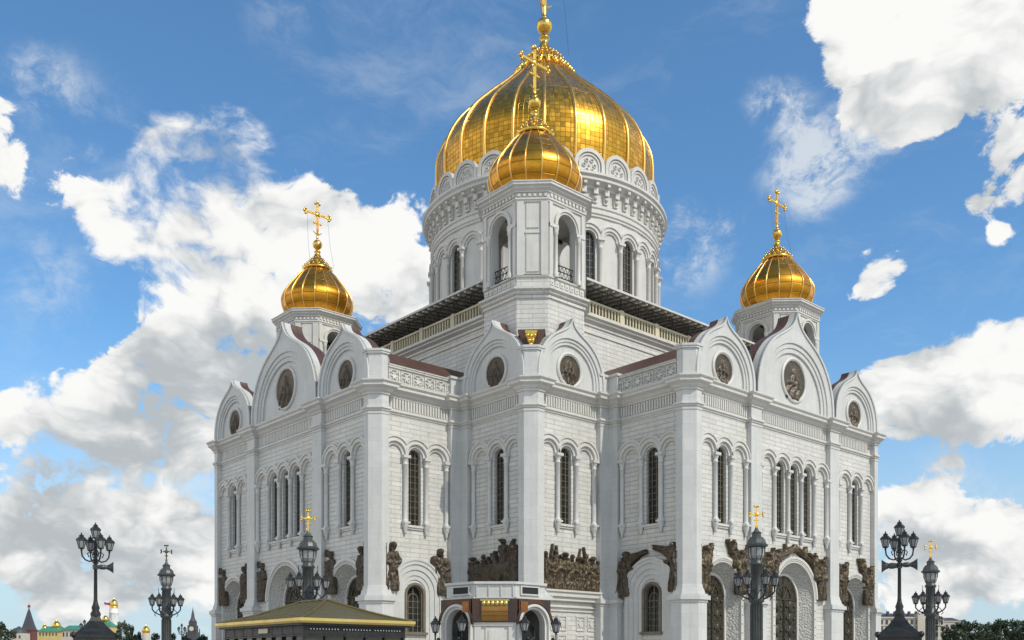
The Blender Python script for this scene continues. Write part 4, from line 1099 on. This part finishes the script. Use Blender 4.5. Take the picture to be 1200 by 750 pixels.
for k in (-1, 1):
    Mf = facet(k) @ Matrix.Translation((-.1*k, .16, 0))
    b.slab([(-.82, 6.25), (.82, 6.25), (.82, 6.86), (-.82, 6.86)], -.1, .09, [[(-.7, 6.34), (.7, 6.34), (.7, 6.78), (-.7, 6.78)]], M=Mf)
for x in (-1.2, -.4, .4, 1.2): b.box(x-.03, x+.03, .1, .3, 6.1, 6.95)
b.build('parapet', 'marble_smooth', pav)
for k in (-1, 1):
    b = MB(); Mf = facet(k) @ Matrix.Translation((-.1*k, .16, 0)); b.slab([(-.7, 6.33), (.7, 6.33), (.7, 6.79), (-.7, 6.79)], -.1, .03, M=Mf); b.build('vent_slot', 'slot_black', pav)
b = MB()
b.slab([(-hc_-.05, 4.46), (hc_+.05, 4.46), (hc_+.1, 5.98), (-hc_-.1, 5.98)], -.2, .3)
for k in (-1, 1):
    Mf = facet(k); h = fl_/2
    out = [(h, 5.98), (-h, 5.98), (-h, 4.75)] + [(-1.2, 4.75)]
    b.slab(lum([(-h, 5.98), (-h, 4.4)] + arc(0, 4.3, 1.37, PI-.07, .07, 18) + [(h, 4.4), (h, 5.98)])[::-1], 0, .28, M=Mf)
for k in (-1, 1): b.slab(archband(0, 1.6, 1.42, 4.3, 4.3, 18), .28, .33, M=facet(k))
b.build('canopy', 'copper_dark', pav)
b = MB()
b.add([(x, -.30 - .14*math.sin(PI*(z-4.5)/1.4), z) for z in np.linspace(4.5, 5.9, 7) for x in (-.86, .86)], [(2*i, 2*i+1, 2*i+3, 2*i+2) for i in range(6)], True)
for z in (4.62, 4.9, 5.15): b.tube([(-.88, -.33 - .14*math.sin(PI*(z-4.5)/1.4), z), (.88, -.33 - .14*math.sin(PI*(z-4.5)/1.4), z)], .03, 6)
b.build('gilded_panel', 'gilded_bronze', pav)
b = MB()
for i in range(6): b.ball((-.72 + i*.288, -.40, 5.66), .16, 8, sz=1.1)
b.box(-.95, .95, -.44, -.3, 5.82, 5.9); b.build('gilded_cresting', 'kiosk_gold', pav)
for k in (-1, 1):
    Mf = facet(k); b = MB()
    b.slab([(-k*.95-.3, 5.1), (-k*.95+.3, 5.1), (-k*.95+.3, 5.8), (-k*.95-.3, 5.8)], .28, .34, M=Mf)
    b.build('copper_panel', 'copper_orange', pav)
def lantern_bm(s=1.0, n=6, glass=None, metal=None, M=None):
    """street-lantern head, base at z=0, height about 1.0*s"""
    T = (M or Matrix.Identity(4)) @ Matrix.Diagonal((s, s, s, 1))
    metal.lathe([(.02, -.12), (.07, -.06), (.05, 0), (.16, .04), (.18, .08), (.15, .10)], n, T, False)
    glass.lathe([(.145, .10), (.255, .52)], n, T, False)
    for i in range(n):
        a = 2*PI*i/n; metal.tube([(.15*math.cos(a), .15*math.sin(a), .08), (.27*math.cos(a), .27*math.sin(a), .54)], .018, 4, T)
    metal.lathe([(.25, .52), (.32, .54), (.31, .60), (.20, .72), (.13, .76), (.14, .84), (.09, .88), (.03, .92), (.045, .96), (.02, 1.0), (.0, 1.04)], n, T, False)
for q, (x, y) in enumerate(((-ex-.55, ey*.9), (-hc_-.75, -.35), (hc_+.55, -.35), (ex+.55, ey*.9))):
    mm, gg = MB(), MB(); M0 = Matrix.Translation((x, y, 3.75)); lantern_bm(1.15, 6, gg, mm, M0)
    dx = (-1 if q in (1, 2) else 1) * (1 if x < 0 else -1)
    mm.tube([(x, y, 3.65), (x, y, 3.3), (x + dx*.35, y+.2, 3.15), (x + dx*.62, y+.4, 3.45)], .05, 6); mm.tube([(x + dx*.62, y+.4, 3.9), (x + dx*.62, y+.4, 2.9)], .06, 6); mm.ball((x+dx*.2, y+.1, 3.35), .13, 8)
    o = mm.build('wall_lantern', 'iron', pav); gg.build('lantern_glass', 'lamp_glass', o)

# ================================================================== kiosk with the gilded hipped roof
kx0, kx1, ky0, ky1, ke = 67.3, 72.5, 56.2, 63.7, 3.42
kio = thing('kiosk', 'dark glazed kiosk with a low gilded hipped roof and small white bulbs under its eave', 'kiosk', ((kx0+kx1)/2, (ky0+ky1)/2, 0))
hx, hy = (kx1-kx0)/2, (ky1-ky0)/2
b = MB()
def rl(t): return (hx*(1-t)+.0*t, hy*(1-t) + 1.15*t)
prev = None; lv = [(0, .02), (.25, .20), (.5, .42), (.75, .68), (1, .96)]
rings_ = []
for t, dz in lv:
    x, y = rl(t); rings_.append([(-x, -y, ke+dz), (x, -y, ke+dz), (x, y, ke+dz), (-x, y, ke+dz)])
b.add([p for r_ in rings_ for p in r_], [(4*j+i, 4*j+(i+1) % 4, 4*j+4+(i+1) % 4, 4*j+4+i) for j in range(4) for i in range(4)])
for sx in (-1, 1):
    for sy in (-1, 1): b.tube([(sx*rl(t)[0], sy*rl(t)[1], ke+dz+.02) for t, dz in lv], .05, 6)
b.tube([(0, -1.15, ke+.99), (0, 1.15, ke+.99)], .05, 6)
for i in range(13):   # standing seams
    y = -hy+.4+i*(2*hy-.8)/12
    for sx in (-1, 1):
        tmax = 1.0 if abs(y) < 1.15 else (hy-abs(y))/(hy-1.15)
        pts = [(sx*hx*(1-t*tmax), y, ke + .02 + float(np.interp(t*tmax, [l[0] for l in lv], [l[1] for l in lv]))+.015) for t in (0, .34, .67, 1)]
        b.tube(pts, .018, 4)
b.build('roof', 'kiosk_roof', kio)
b = MB(); b.sweep([(hx, -hy), (hx, hy), (-hx, hy), (-hx, -hy)], [(-.3, ke-.16), (.02, ke-.14), (.07, ke-.06), (.07, ke+.05), (-.1, ke+.06)], True); b.build('eave', 'kiosk_gold', kio)
b = MB(); wx, wy = hx-.3, hy-.3
b.box(-hx+.05, hx-.05, -hy+.05, hy-.05, ke-.22, ke-.15); b.box(-wx-.05, wx+.05, -wy-.05, wy+.05, 2.86, 3.2); b.box(-wx-.05, wx+.05, -wy-.05, wy+.05, 0, .5)
for i in range(9):
    y = -wy + i*2*wy/8
    for x in (-wx, wx): b.box(x-.06, x+.06, y-.04, y+.04, .5, 3.2)
for i in range(6):
    x = -wx + i*2*wx/5
    for y in (-wy, wy): b.box(x-.04, x+.04, y-.06, y+.06, .5, 3.2)
b.box(-wx-.08, wx+.08, -wy-.08, wy+.08, 2.78, 2.84)
b.build('frame', 'iron', kio)
b = MB(); b.box(-wx+.03, wx-.03, -wy+.03, wy-.03, .4, 2.9); b.build('glazing', 'kiosk_glass', kio)
b = MB()
for i in range(34):
    if i % 11 in (0,): continue
    x = -wx + .1 + i*(2*wx-.2)/33; b.ball((x, wy+.09, 3.06), .03, 6)
b.build('string_lights', 'bulb_white', kio)
b = MB(); b.box(wx+.06, wx+.10, -.2, .6, 2.95, 3.14); b.build('name_plate', 'cream_stone', kio)

# ================================================================== lamps
def post_lamp(loc, rz, label, speakers):
    t = thing('street_lamp', label, 'street lamp', loc, rz, 'cast iron lamps with five lanterns')
    b = MB()
    b.box(-.62, .62, -.62, .62, 0, 2.0); b.box(-.70, .70, -.70, .70, 2.0, 2.12); b.box(-.56, .56, -.56, .56, 2.12, 2.42)
    pr = [(.58, 2.42), (.58, 2.50), (.44, 2.60), (.30, 2.74), (.17, 2.90), (.09, 3.06)]
    q = [[(-r, -r, z), (r, -r, z), (r, r, z), (-r, r, z)] for r, z in pr]
    b.add([p for a in q for p in a], [(4*j+i, 4*j+(i+1) % 4, 4*j+4+(i+1) % 4, 4*j+4+i) for j in range(len(pr)-1) for i in range(4)] + [(0, 3, 2, 1)])
    for x in (-.55, .55):
        for y in (-.55, .55): b.ball((x, y, 2.50), .08, 8)
    b.build('pedestal', 'iron', t)
    b = MB(); b.lathe([(.12, 3.0), (.14, 3.1), (.09, 3.2), (.11, 3.27), (.065, 3.4), (.05, 3.5), (.042, 4.5), (.08, 4.53), (.05, 4.58), (.045, 5.1), (.08, 5.13), (.05, 5.16)], 12)
    for i in range(4):
        a = R(20) + i*PI/2; c, s = math.cos(a), math.sin(a)
        b.tube([(0.04*c, .04*s, 4.62), (.16*c, .16*s, 4.56), (.28*c, .28*s, 4.60), (.36*c, .36*s, 4.70), (.38*c, .38*s, 4.84)], .022, 6)
        b.tube([(0.04*c, .04*s, 4.75), (.14*c, .14*s, 4.86), (.22*c, .22*s, 4.78), (.18*c, .18*s, 4.68)], .016, 5)
    b.build('pole', 'iron', t)
    for i in range(5):
        m, g_ = MB(), MB(); lantern_bm(.46, 6, g_, m)
        o = m.build('lantern', 'iron', t); g_.build('lantern_glass', 'lamp_glass', o)
        a = R(20) + i*PI/2
        o.location = (0, 0, 5.2) if i == 4 else (.38*math.cos(a), .38*math.sin(a), 4.88)
    for sx, dz in speakers:
        m = MB(); T = Matrix.Translation((sx*.08, 0, 4.42+dz)) @ Matrix.Rotation(R(90)*sx, 4, 'Y')
        m.lathe([(.05, .0), (.07, .06), (.07, .16), (.05, .18), (.08, .26), (.15, .36), (.17, .38), (.05, .30)], 12, T, cap=False)
        m.tube([(0, 0, 4.42+dz), (sx*.16, 0, 4.42+dz)], .035, 6); m.lathe([(.075, 4.36+dz), (.075, 4.48+dz)], 8); m.build('loudspeaker', 'iron_grey', t)
    return t
RZ = math.atan2(RGT.y, RGT.x)
post_lamp(at(1054, 0, 26.0), RZ - .375, 'tall black five-lantern street lamp beside the right edge of the cathedral', [(-1, 0), (-1, -.03), (1, 0.0)])
post_lamp(at(112, 0, 26.5), RZ + .43, 'black five-lantern street lamp at far left with one loudspeaker horn on its pole', [(1, 0)])
for u, Z, lb in ((1098, 72, 'small distant five-lantern lamp before the cream apartment house'), (99, 84, 'small distant five-lantern lamp just left of the tall black lamp at left'), (213, 92, 'small distant five-lantern lamp between the lamp pillar and the far clock tower')):
    post_lamp(at(u, 0, Z), RZ + Z, lb, [])
def pillar_lamp(loc, rz, label, crossmat):
    t = thing('lamp_pillar', label, 'lamp pillar', loc, rz, 'stout grey lamp pillars topped with crosses')
    b = MB()
    b.lathe([(.75, 0), (.75, .5), (.6, .55), (.6, 1.2), (.42, 1.35), (.36, 1.5), (.29, 1.7), (.275, 4.6), (.36, 4.65), (.36, 4.8), (.29, 4.85), (.27, 6.35), (.33, 6.4), (.33, 6.5), (.26, 6.55), (.28, 6.7)], 16)
    for i in range(16):
        a = 2*PI*i/16; b.box(-.02, .02, -.30, -.26, 1.8, 4.5, Matrix.Rotation(a, 4, 'Z'))
    b.build('shaft', 'iron_grey', t)
    b = MB(); b.lathe([(.27, 6.68), (.36, 6.85), (.38, 7.15), (.37, 7.25)], 12, smooth=False); b.build('lantern_glass', 'lamp_glass', t)
    b = MB(); b.lathe([(.39, 7.22), (.53, 7.28), (.55, 7.36), (.46, 7.42), (.40, 7.6), (.30, 7.72), (.22, 7.76), (.22, 7.9), (.26, 7.93), (.14, 8.02), (.09, 8.1), (.06, 8.2)], 12, smooth=False)
    for i in range(8):
        a = 2*PI*i/8; b.tube([(.28*math.cos(a), .28*math.sin(a), 6.66), (.385*math.cos(a), .385*math.sin(a), 7.0), (.40*math.cos(a), .40*math.sin(a), 7.3)], .025, 4)
    b.build('hood', 'iron_grey', t)
    c = cross(.95, .42, .075).build('cross', crossmat, t); c.location = (0, 0, 8.15)
    for i in range(6):
        a = i*PI/3; c_, s_ = math.cos(a), math.sin(a); m, g_ = MB(), MB()
        lantern_bm(.80, 6, g_, m, Matrix.Translation((.84*c_, .84*s_, 5.35)))
        m.tube([(.28*c_, .28*s_, 4.75), (.5*c_, .5*s_, 4.85), (.72*c_, .72*s_, 4.98), (.84*c_, .84*s_, 5.15), (.84*c_, .84*s_, 5.3)], .04, 6)
        m.tube([(.3*c_, .3*s_, 5.2), (.48*c_, .48*s_, 5.12), (.6*c_, .6*s_, 5.0), (.7*c_, .7*s_, 4.8), (.6*c_, .6*s_, 4.7)], .025, 5)
        m.tube([(.46*c_, .46*s_, 5.1), (.46*c_, .46*s_, 6.5)], .018, 5)
        o = m.build('lantern', 'iron', t); g_.build('lantern_glass', 'lamp_glass', o)
    return t
for u, Z, cm, lb in ((886.5, 45, 'gold_bright', 'tall grey lamp pillar with gold cross before the sunlit right facade'),
                     (361, 46.2, 'gold_bright', 'tall grey lamp pillar with a gold cross rising behind the roof of the kiosk'),
                     (1090.5, 57.7, 'gold_bright', 'grey lamp pillar with a small pale gold cross in front of the cream building at right'),
                     (195, 59.9, 'bronze', 'grey lamp pillar with a dark cross standing against the sky left of the cathedral')):
    pillar_lamp(at(u, 0, Z), RZ - math.atan((u-CX_PX)/F_PX), lb, cm)

# ================================================================== trees
def tree_mesh(seed, h, cw):
    rs = random.Random(seed); tr = MB(); cr = MB()
    tr.tube([(0, 0, -.1), (.05, .03, h*.2), (-.05, .1, h*.45), (0, 0, h*.8)], [.26, .2, .14, .04], 7)
    cl = []
    for i in range(26):
        a = rs.random()*2*PI; e = rs.uniform(-.7, 1.0); rr = (rs.random()**.5)
        cl.append(Vector((cw*.5*rr*math.cos(a)*(1-.45*max(0, e)), cw*.5*rr*math.sin(a)*(1-.45*max(0, e)), h*.60 + e*h*.36)))
    for c in cl[:12]: tr.tube([(0, 0, h*.3), tuple(c*.5 + Vector((0, 0, h*.2))), tuple(c)], [.1, .06, .02], 5)
    for c in cl:
        R0 = rs.uniform(.5, 1.1)*cw*.17
        for k in range(150):
            d = Vector((rs.gauss(0, 1), rs.gauss(0, 1), rs.gauss(0, .75))); d = d.normalized()*R0*rs.uniform(.5, 1.12) + c
            n = Vector((rs.gauss(0, 1), rs.gauss(0, 1), rs.gauss(.4, 1))).normalized(); x = n.orthogonal().normalized(); y = n.cross(x); s = rs.uniform(.14, .32)
            cr.add([tuple(d+x*s), tuple(d+y*s*.6), tuple(d-x*s), tuple(d-y*s*.6)], [(0, 1, 2, 3)])
    return tr, cr
TREES = []
def plant(u, ytop, Z, wpx, label, grp_):
    hh = hz(ytop, Z); k = len(TREES) % 4
    if len(TREES) < 4:
        tr, cr = tree_mesh(7+k, 10, 7); t = thing('tree', label, 'tree', (0, 0, 0), 0, grp_); tr.build('trunk', 'bark', t); cr.build('crown', 'leaves', t)
    else: t = dup(TREES[k]); t['label'] = label; t['group'] = grp_
    TREES.append(t)
    t.location = at(u, 0, Z); t.rotation_euler = (0, 0, random.Random(len(TREES)).random()*6); w = wpx*Z/F_PX/7; t.scale = (w, w, hh/10)
RT = 'dense dark green trees filling the right edge of the square'
for i, (u, y, Z, w) in enumerate(((1116, 736, 150, 30), (1128, 727, 165, 34), (1140, 730, 145, 32), (1150, 731, 170, 34), (1161, 730, 150, 32), (1172, 726, 165, 36), (1183, 728, 150, 34), (1194, 727, 168, 36), (1204, 729, 150, 36), (1135, 740, 128, 34), (1157, 741, 126, 36), (1180, 740, 128, 36), (1200, 740, 127, 34))):
    plant(u, y, Z, w, RT.replace('trees', 'tree in the row').replace('filling', 'along'), RT)
for (u, y, Z, w, lb) in ((0, 729, 150, 22, 'dark tree cut by the left edge, left of the red brick tower'), (10, 739, 150, 22, 'low dark tree at the far left next to the domed grey roof'),
                         (141, 729, 170, 22, 'taller dark tree right of the white bell tower'), (151, 733, 165, 22, 'dark round tree between the white bell tower and the low gold dome'),
                         (161, 741, 160, 20, 'low dark tree just left of the low gold dome'), (182, 743, 160, 20, 'low dark tree at the foot of the lamp pillar on the left side'),
                         (203, 742, 165, 22, 'low dark tree right of the left lamp pillar'), (220, 745, 150, 22, 'low dark tree below the far clock tower'), (238, 744, 158, 22, 'low dark tree beside the left edge of the cathedral'), (88, 742, 150, 14, 'small dark tree before the long cream palace')):
    plant(u, y, Z, w, lb, 'dark trees along the horizon at left')

# ================================================================== far buildings
def far(name, label, cat, u, Z, rz=None): return thing(name, label, cat, at(u, 0, Z), RZ if rz is None else rz)
def gold_dome(b, x, y, z, r, M=None):
    b.lathe([(r*.8, 0), (r, r*.4), (r*1.02, r*.7), (r*.8, r*1.2), (r*.4, r*1.6), (r*.1, r*2.0), (r*.04, r*2.7)], 14, Matrix.Translation((x, y, z)))
# red brick tower with star
Z = 650; k = Z/F_PX
t = far('brick_tower', 'dark red brick tower with a steep dark spire and star, far left', 'tower', 34, Z)
b = MB(); b.box(-3.9, 3.9, -3.9, 3.9, 0, 24.5); b.box(-4.3, 4.3, -4.3, 4.3, 24.5, 25.3)
for x in (-2.6, 0, 2.6): b.slab(arch(x, .7, 12, 21, 6), -.2, .25, M=Matrix.Translation((0, -3.9, 0)))
b.build('brick_wall', 'brick_red', t)
b = MB()
pr = [(3.6, 25.3), (2.7, 28.5), (1.7, 33), (1.0, 36.5), (.35, 39.2), (.25, 40)]
q = [[(-r, -r, z), (r, -r, z), (r, r, z), (-r, r, z)] for r, z in pr]
b.add([p for a in q for p in a], [(4*j+i, 4*j+(i+1) % 4, 4*j+4+(i+1) % 4, 4*j+4+i) for j in range(len(pr)-1) for i in range(4)]); b.build('spire', 'slate_dark', t)
b = MB(); b.slab([((1.6 if i % 2 == 0 else .65)*math.cos(PI/2+i*PI/5), 41.3+(1.6 if i % 2 == 0 else .65)*math.sin(PI/2+i*PI/5)) for i in range(10)], -.25, .25, back=True); b.build('star', 'brick_red', t)
def windows(t, xs, zs, w, h, y):
    for z in zs:
        for x in xs:
            m = MB(); m.box(x-w/2, x+w/2, y-.12, y+.1, z, z+h); m.build('window', 'far_glass', t)
# palace with green roofs
t = far('palace', 'long yellow and cream palace with green roofs, left of the tall lamp', 'palace', 58, 700)
def hip(b, x0, x1, y0, y1, z0, z1, inset):
    b.add([(x0, y0, z0), (x1, y0, z0), (x1, y1, z0), (x0, y1, z0), (x0+inset, (y0+y1)/2, z1), (x1-inset, (y0+y1)/2, z1)], [(0, 1, 5, 4), (2, 3, 4, 5), (1, 2, 5), (3, 0, 4), (0, 3, 2, 1)])
k = 700/F_PX
b = MB(); b.box(-8.5, 8, 0, 14, 0, hz(740, 700)); b.build('wall', 'wall_yellow', t)
b = MB(); hip(b, -9.2, 8.6, -.8, 15, hz(740, 700), hz(733.5, 700), 3); hip(b, 8.6, 29, .8, 15, hz(737.5, 700), hz(732.5, 700), 2); b.build('roof', 'roof_green', t)
b = MB(); b.box(8, 28.5, 2, 14, 0, hz(738.5, 700)); b.box(7.9, 28.7, 1.6, 14, hz(738.4, 700), hz(737.5, 700)); b.build('cream_wing', 'wall_cream', t)
windows(t, [-7+i*2.4 for i in range(6)], [hz(745, 700)], 1.0, 2.2, 0); windows(t, [9.5+i*2.6 for i in range(8)], [hz(746, 700)], 1.1, 3.2, 2)
b = MB(); gold_dome(b, 1.8, 7, hz(736, 700), 3.1); gold_dome(b, -7.2, 7, hz(738.5, 700), 2.4); b.build('gold_dome', 'gold_bright', t)
# second green roof with flag
t = far('domed_palace', 'green-roofed palace with striped flag just right of the left lamp pole', 'palace', 119, 720)
b = MB(); b.box(-7, 7, 0, 12, 0, hz(734, 720)); b.build('wall', 'wall_yellow', t)
b = MB(); hip(b, -7.6, 7.6, -.6, 12.6, hz(734, 720), hz(727, 720), 4); b.build('roof', 'roof_green', t)
b = MB(); gold_dome(b, .3, 6, hz(728, 720), 2.6); b.build('gold_dome', 'gold_bright', t)
windows(t, [-5.6+i*2.2 for i in range(6)], [hz(741, 720)], 1.0, 2.2, 0)
b = MB(); b.tube([(3.8, 6, hz(727, 720)), (3.8, 6, hz(703, 720))], .14, 5); b.build('flagpole', 'iron', t)
z1 = hz(704.5, 720)
for i, m in enumerate(('flag_white', 'flag_blue', 'flag_red')):
    b = MB(); n = 6
    v = [(3.7 - j*.85, 6 + .3*math.sin(j*1.1), z1 - i*.95 - dz + .12*j) for dz in (0, .95) for j in range(n)]
    v += [(x, y+.06, z) for x, y, z in v]
    b.add(v, [(j, j+1, n+j+1, n+j) for j in range(n-1)] + [(2*n+n+j, 2*n+n+j+1, 2*n+j+1, 2*n+j) for j in range(n-1)]); b.build('flag_stripe', m, t)
# bell tower
t = far('bell_tower', 'white round bell tower with banded gold dome, right of the tall left lamp', 'tower', 133.5, 760)
b = MB(); b.lathe([(4.2, 0), (4.0, 22), (3.6, 22.2), (3.5, hz(719, 760)), (4.0, hz(718, 760)), (3.3, hz(717.5, 760)), (3.1, hz(713, 760))], 16)
for i in range(8): b.box(-.5, .5, -3.75, -3.3, hz(729, 760), hz(721, 760), Matrix.Rotation(i*PI/4+.2, 4, 'Z'))
b.build('shaft', 'white_paint', t)
b = MB(); z0 = hz(713.5, 760); b.lathe([(3.0, z0), (3.1, z0+1.6), (2.9, z0+1.8), (3.0, z0+2.2), (3.2, z0+3.6), (2.9, z0+5.2), (1.9, z0+6.6), (.5, z0+7.6), (.12, z0+9.2)], 14); b.build('gold_dome', 'gold_bright', t)
t = far('domed_church', 'small white church drum with a gold onion dome low on the horizon among dark trees', 'church', 171, 620)
b = MB(); b.lathe([(2.6, 0), (2.4, 17), (2.2, hz(742, 620))], 14); b.box(-4, 4, -3, 3, 0, 16); b.build('wall', 'wall_cream', t)
b = MB(); gold_dome(b, 0, 0, hz(742, 620), 2.6); b.build('gold_dome', 'gold_bright', t)
t = far('grey_roof_building', 'building with a domed grey-green roof between dark trees and the red brick tower', 'building', 18, 560)
b = MB(); b.box(-4, 4.5, 0, 8, 0, hz(742, 560)); b.build('wall', 'wall_cream', t)
b = MB(); b.lathe([(4.4, hz(742, 560)), (4.1, hz(739, 560)), (3.0, hz(736.5, 560)), (1.2, hz(735, 560)), (.2, hz(733.5, 560))], 14, Matrix.Translation((0, 4, 0))); b.build('roof', 'slate_dark', t)
windows(t, [-2.6, 0, 2.6], [hz(748, 560)], .9, 1.8, 0)
t = far('clock_tower', 'dark stepped clock tower with a needle spire on the horizon just left of the cathedral', 'tower', 226, 800)
s8 = 800/F_PX
b = MB(); b.box(-4.6, 4.6, -4.6, 4.6, 0, hz(741, 800)); b.box(-3.4, 3.4, -3.4, 3.4, hz(741, 800), hz(733, 800)); 
for x in (-4.2, 4.2):
    for y in (-4.2, 4.2): b.lathe([(.5, hz(741, 800)), (.4, hz(738, 800)), (.02, hz(735.5, 800))], 6, Matrix.Translation((x, y, 0)))
b.box(-2.6, 2.6, -2.6, 2.6, hz(733, 800), hz(728, 800)); b.build('wall', 'slate_dark', t)
b = MB(); b.lathe([(3.0, hz(728, 800)), (1.6, hz(724, 800)), (1.1, hz(719, 800)), (.4, hz(715, 800)), (.1, hz(711.5, 800)), (0, hz(710.5, 800))], 8, smooth=False); b.build('spire', 'slate_dark', t)
b = MB(); b.lathe([(1.9, 0), (1.9, .3)], 20, Matrix.Translation((0, -3.4, hz(737, 800))) @ Matrix.Rotation(R(90), 4, 'X')); b.build('clock_face', 'cream_stone', t)
# residential block at right
Zr = 330; t = far('apartment_house', 'long cream apartment house with rows of windows right of the cathedral', 'building', 1070, Zr)
k = Zr/F_PX; zt = hz(723, Zr)
x0, x1 = (1030-1070)*k, (1106-1070)*k
b = MB(); b.box(x0, x1, 0, 14, 0, zt); b.box(x0-.2, x1+.2, -.4, 14, zt-.5, zt); b.box(x0-.1, x1+.1, -.2, 14, hz(733, Zr)-.2, hz(733, Zr)+.1)
b.box((1074-1070)*k, (1086-1070)*k, -1.2, 4, 0, zt+1.0); b.box(x1, (1134-1070)*k, 4, 14, 0, hz(727, Zr)); b.box(x1, (1134-1070)*k+.3, 3.7, 14, hz(727, Zr)-.3, hz(727, Zr))
b.build('wall', 'wall_cream', t)
b = MB(); hip(b, x0, x1, .6, 13, zt, zt+1.6, 1); hip(b, x1, (1134-1070)*k, 4.6, 13, hz(727, Zr), hz(722.5, Zr), 1.5)
for i in range(9): x = x0+1.5+i*2.5; b.box(x-.35, x+.35, 2, 3, zt, zt+2.1)
b.build('roof', 'slate_dark', t)
windows(t, [x0+1+i*1.75 for i in range(13)], [hz(731.5, Zr), hz(739, Zr), hz(746, Zr)], .75, 1.5, 0)
windows(t, [x1+1.2+i*1.7 for i in range(4)], [hz(736, Zr), hz(743, Zr)], .75, 1.4, 4)
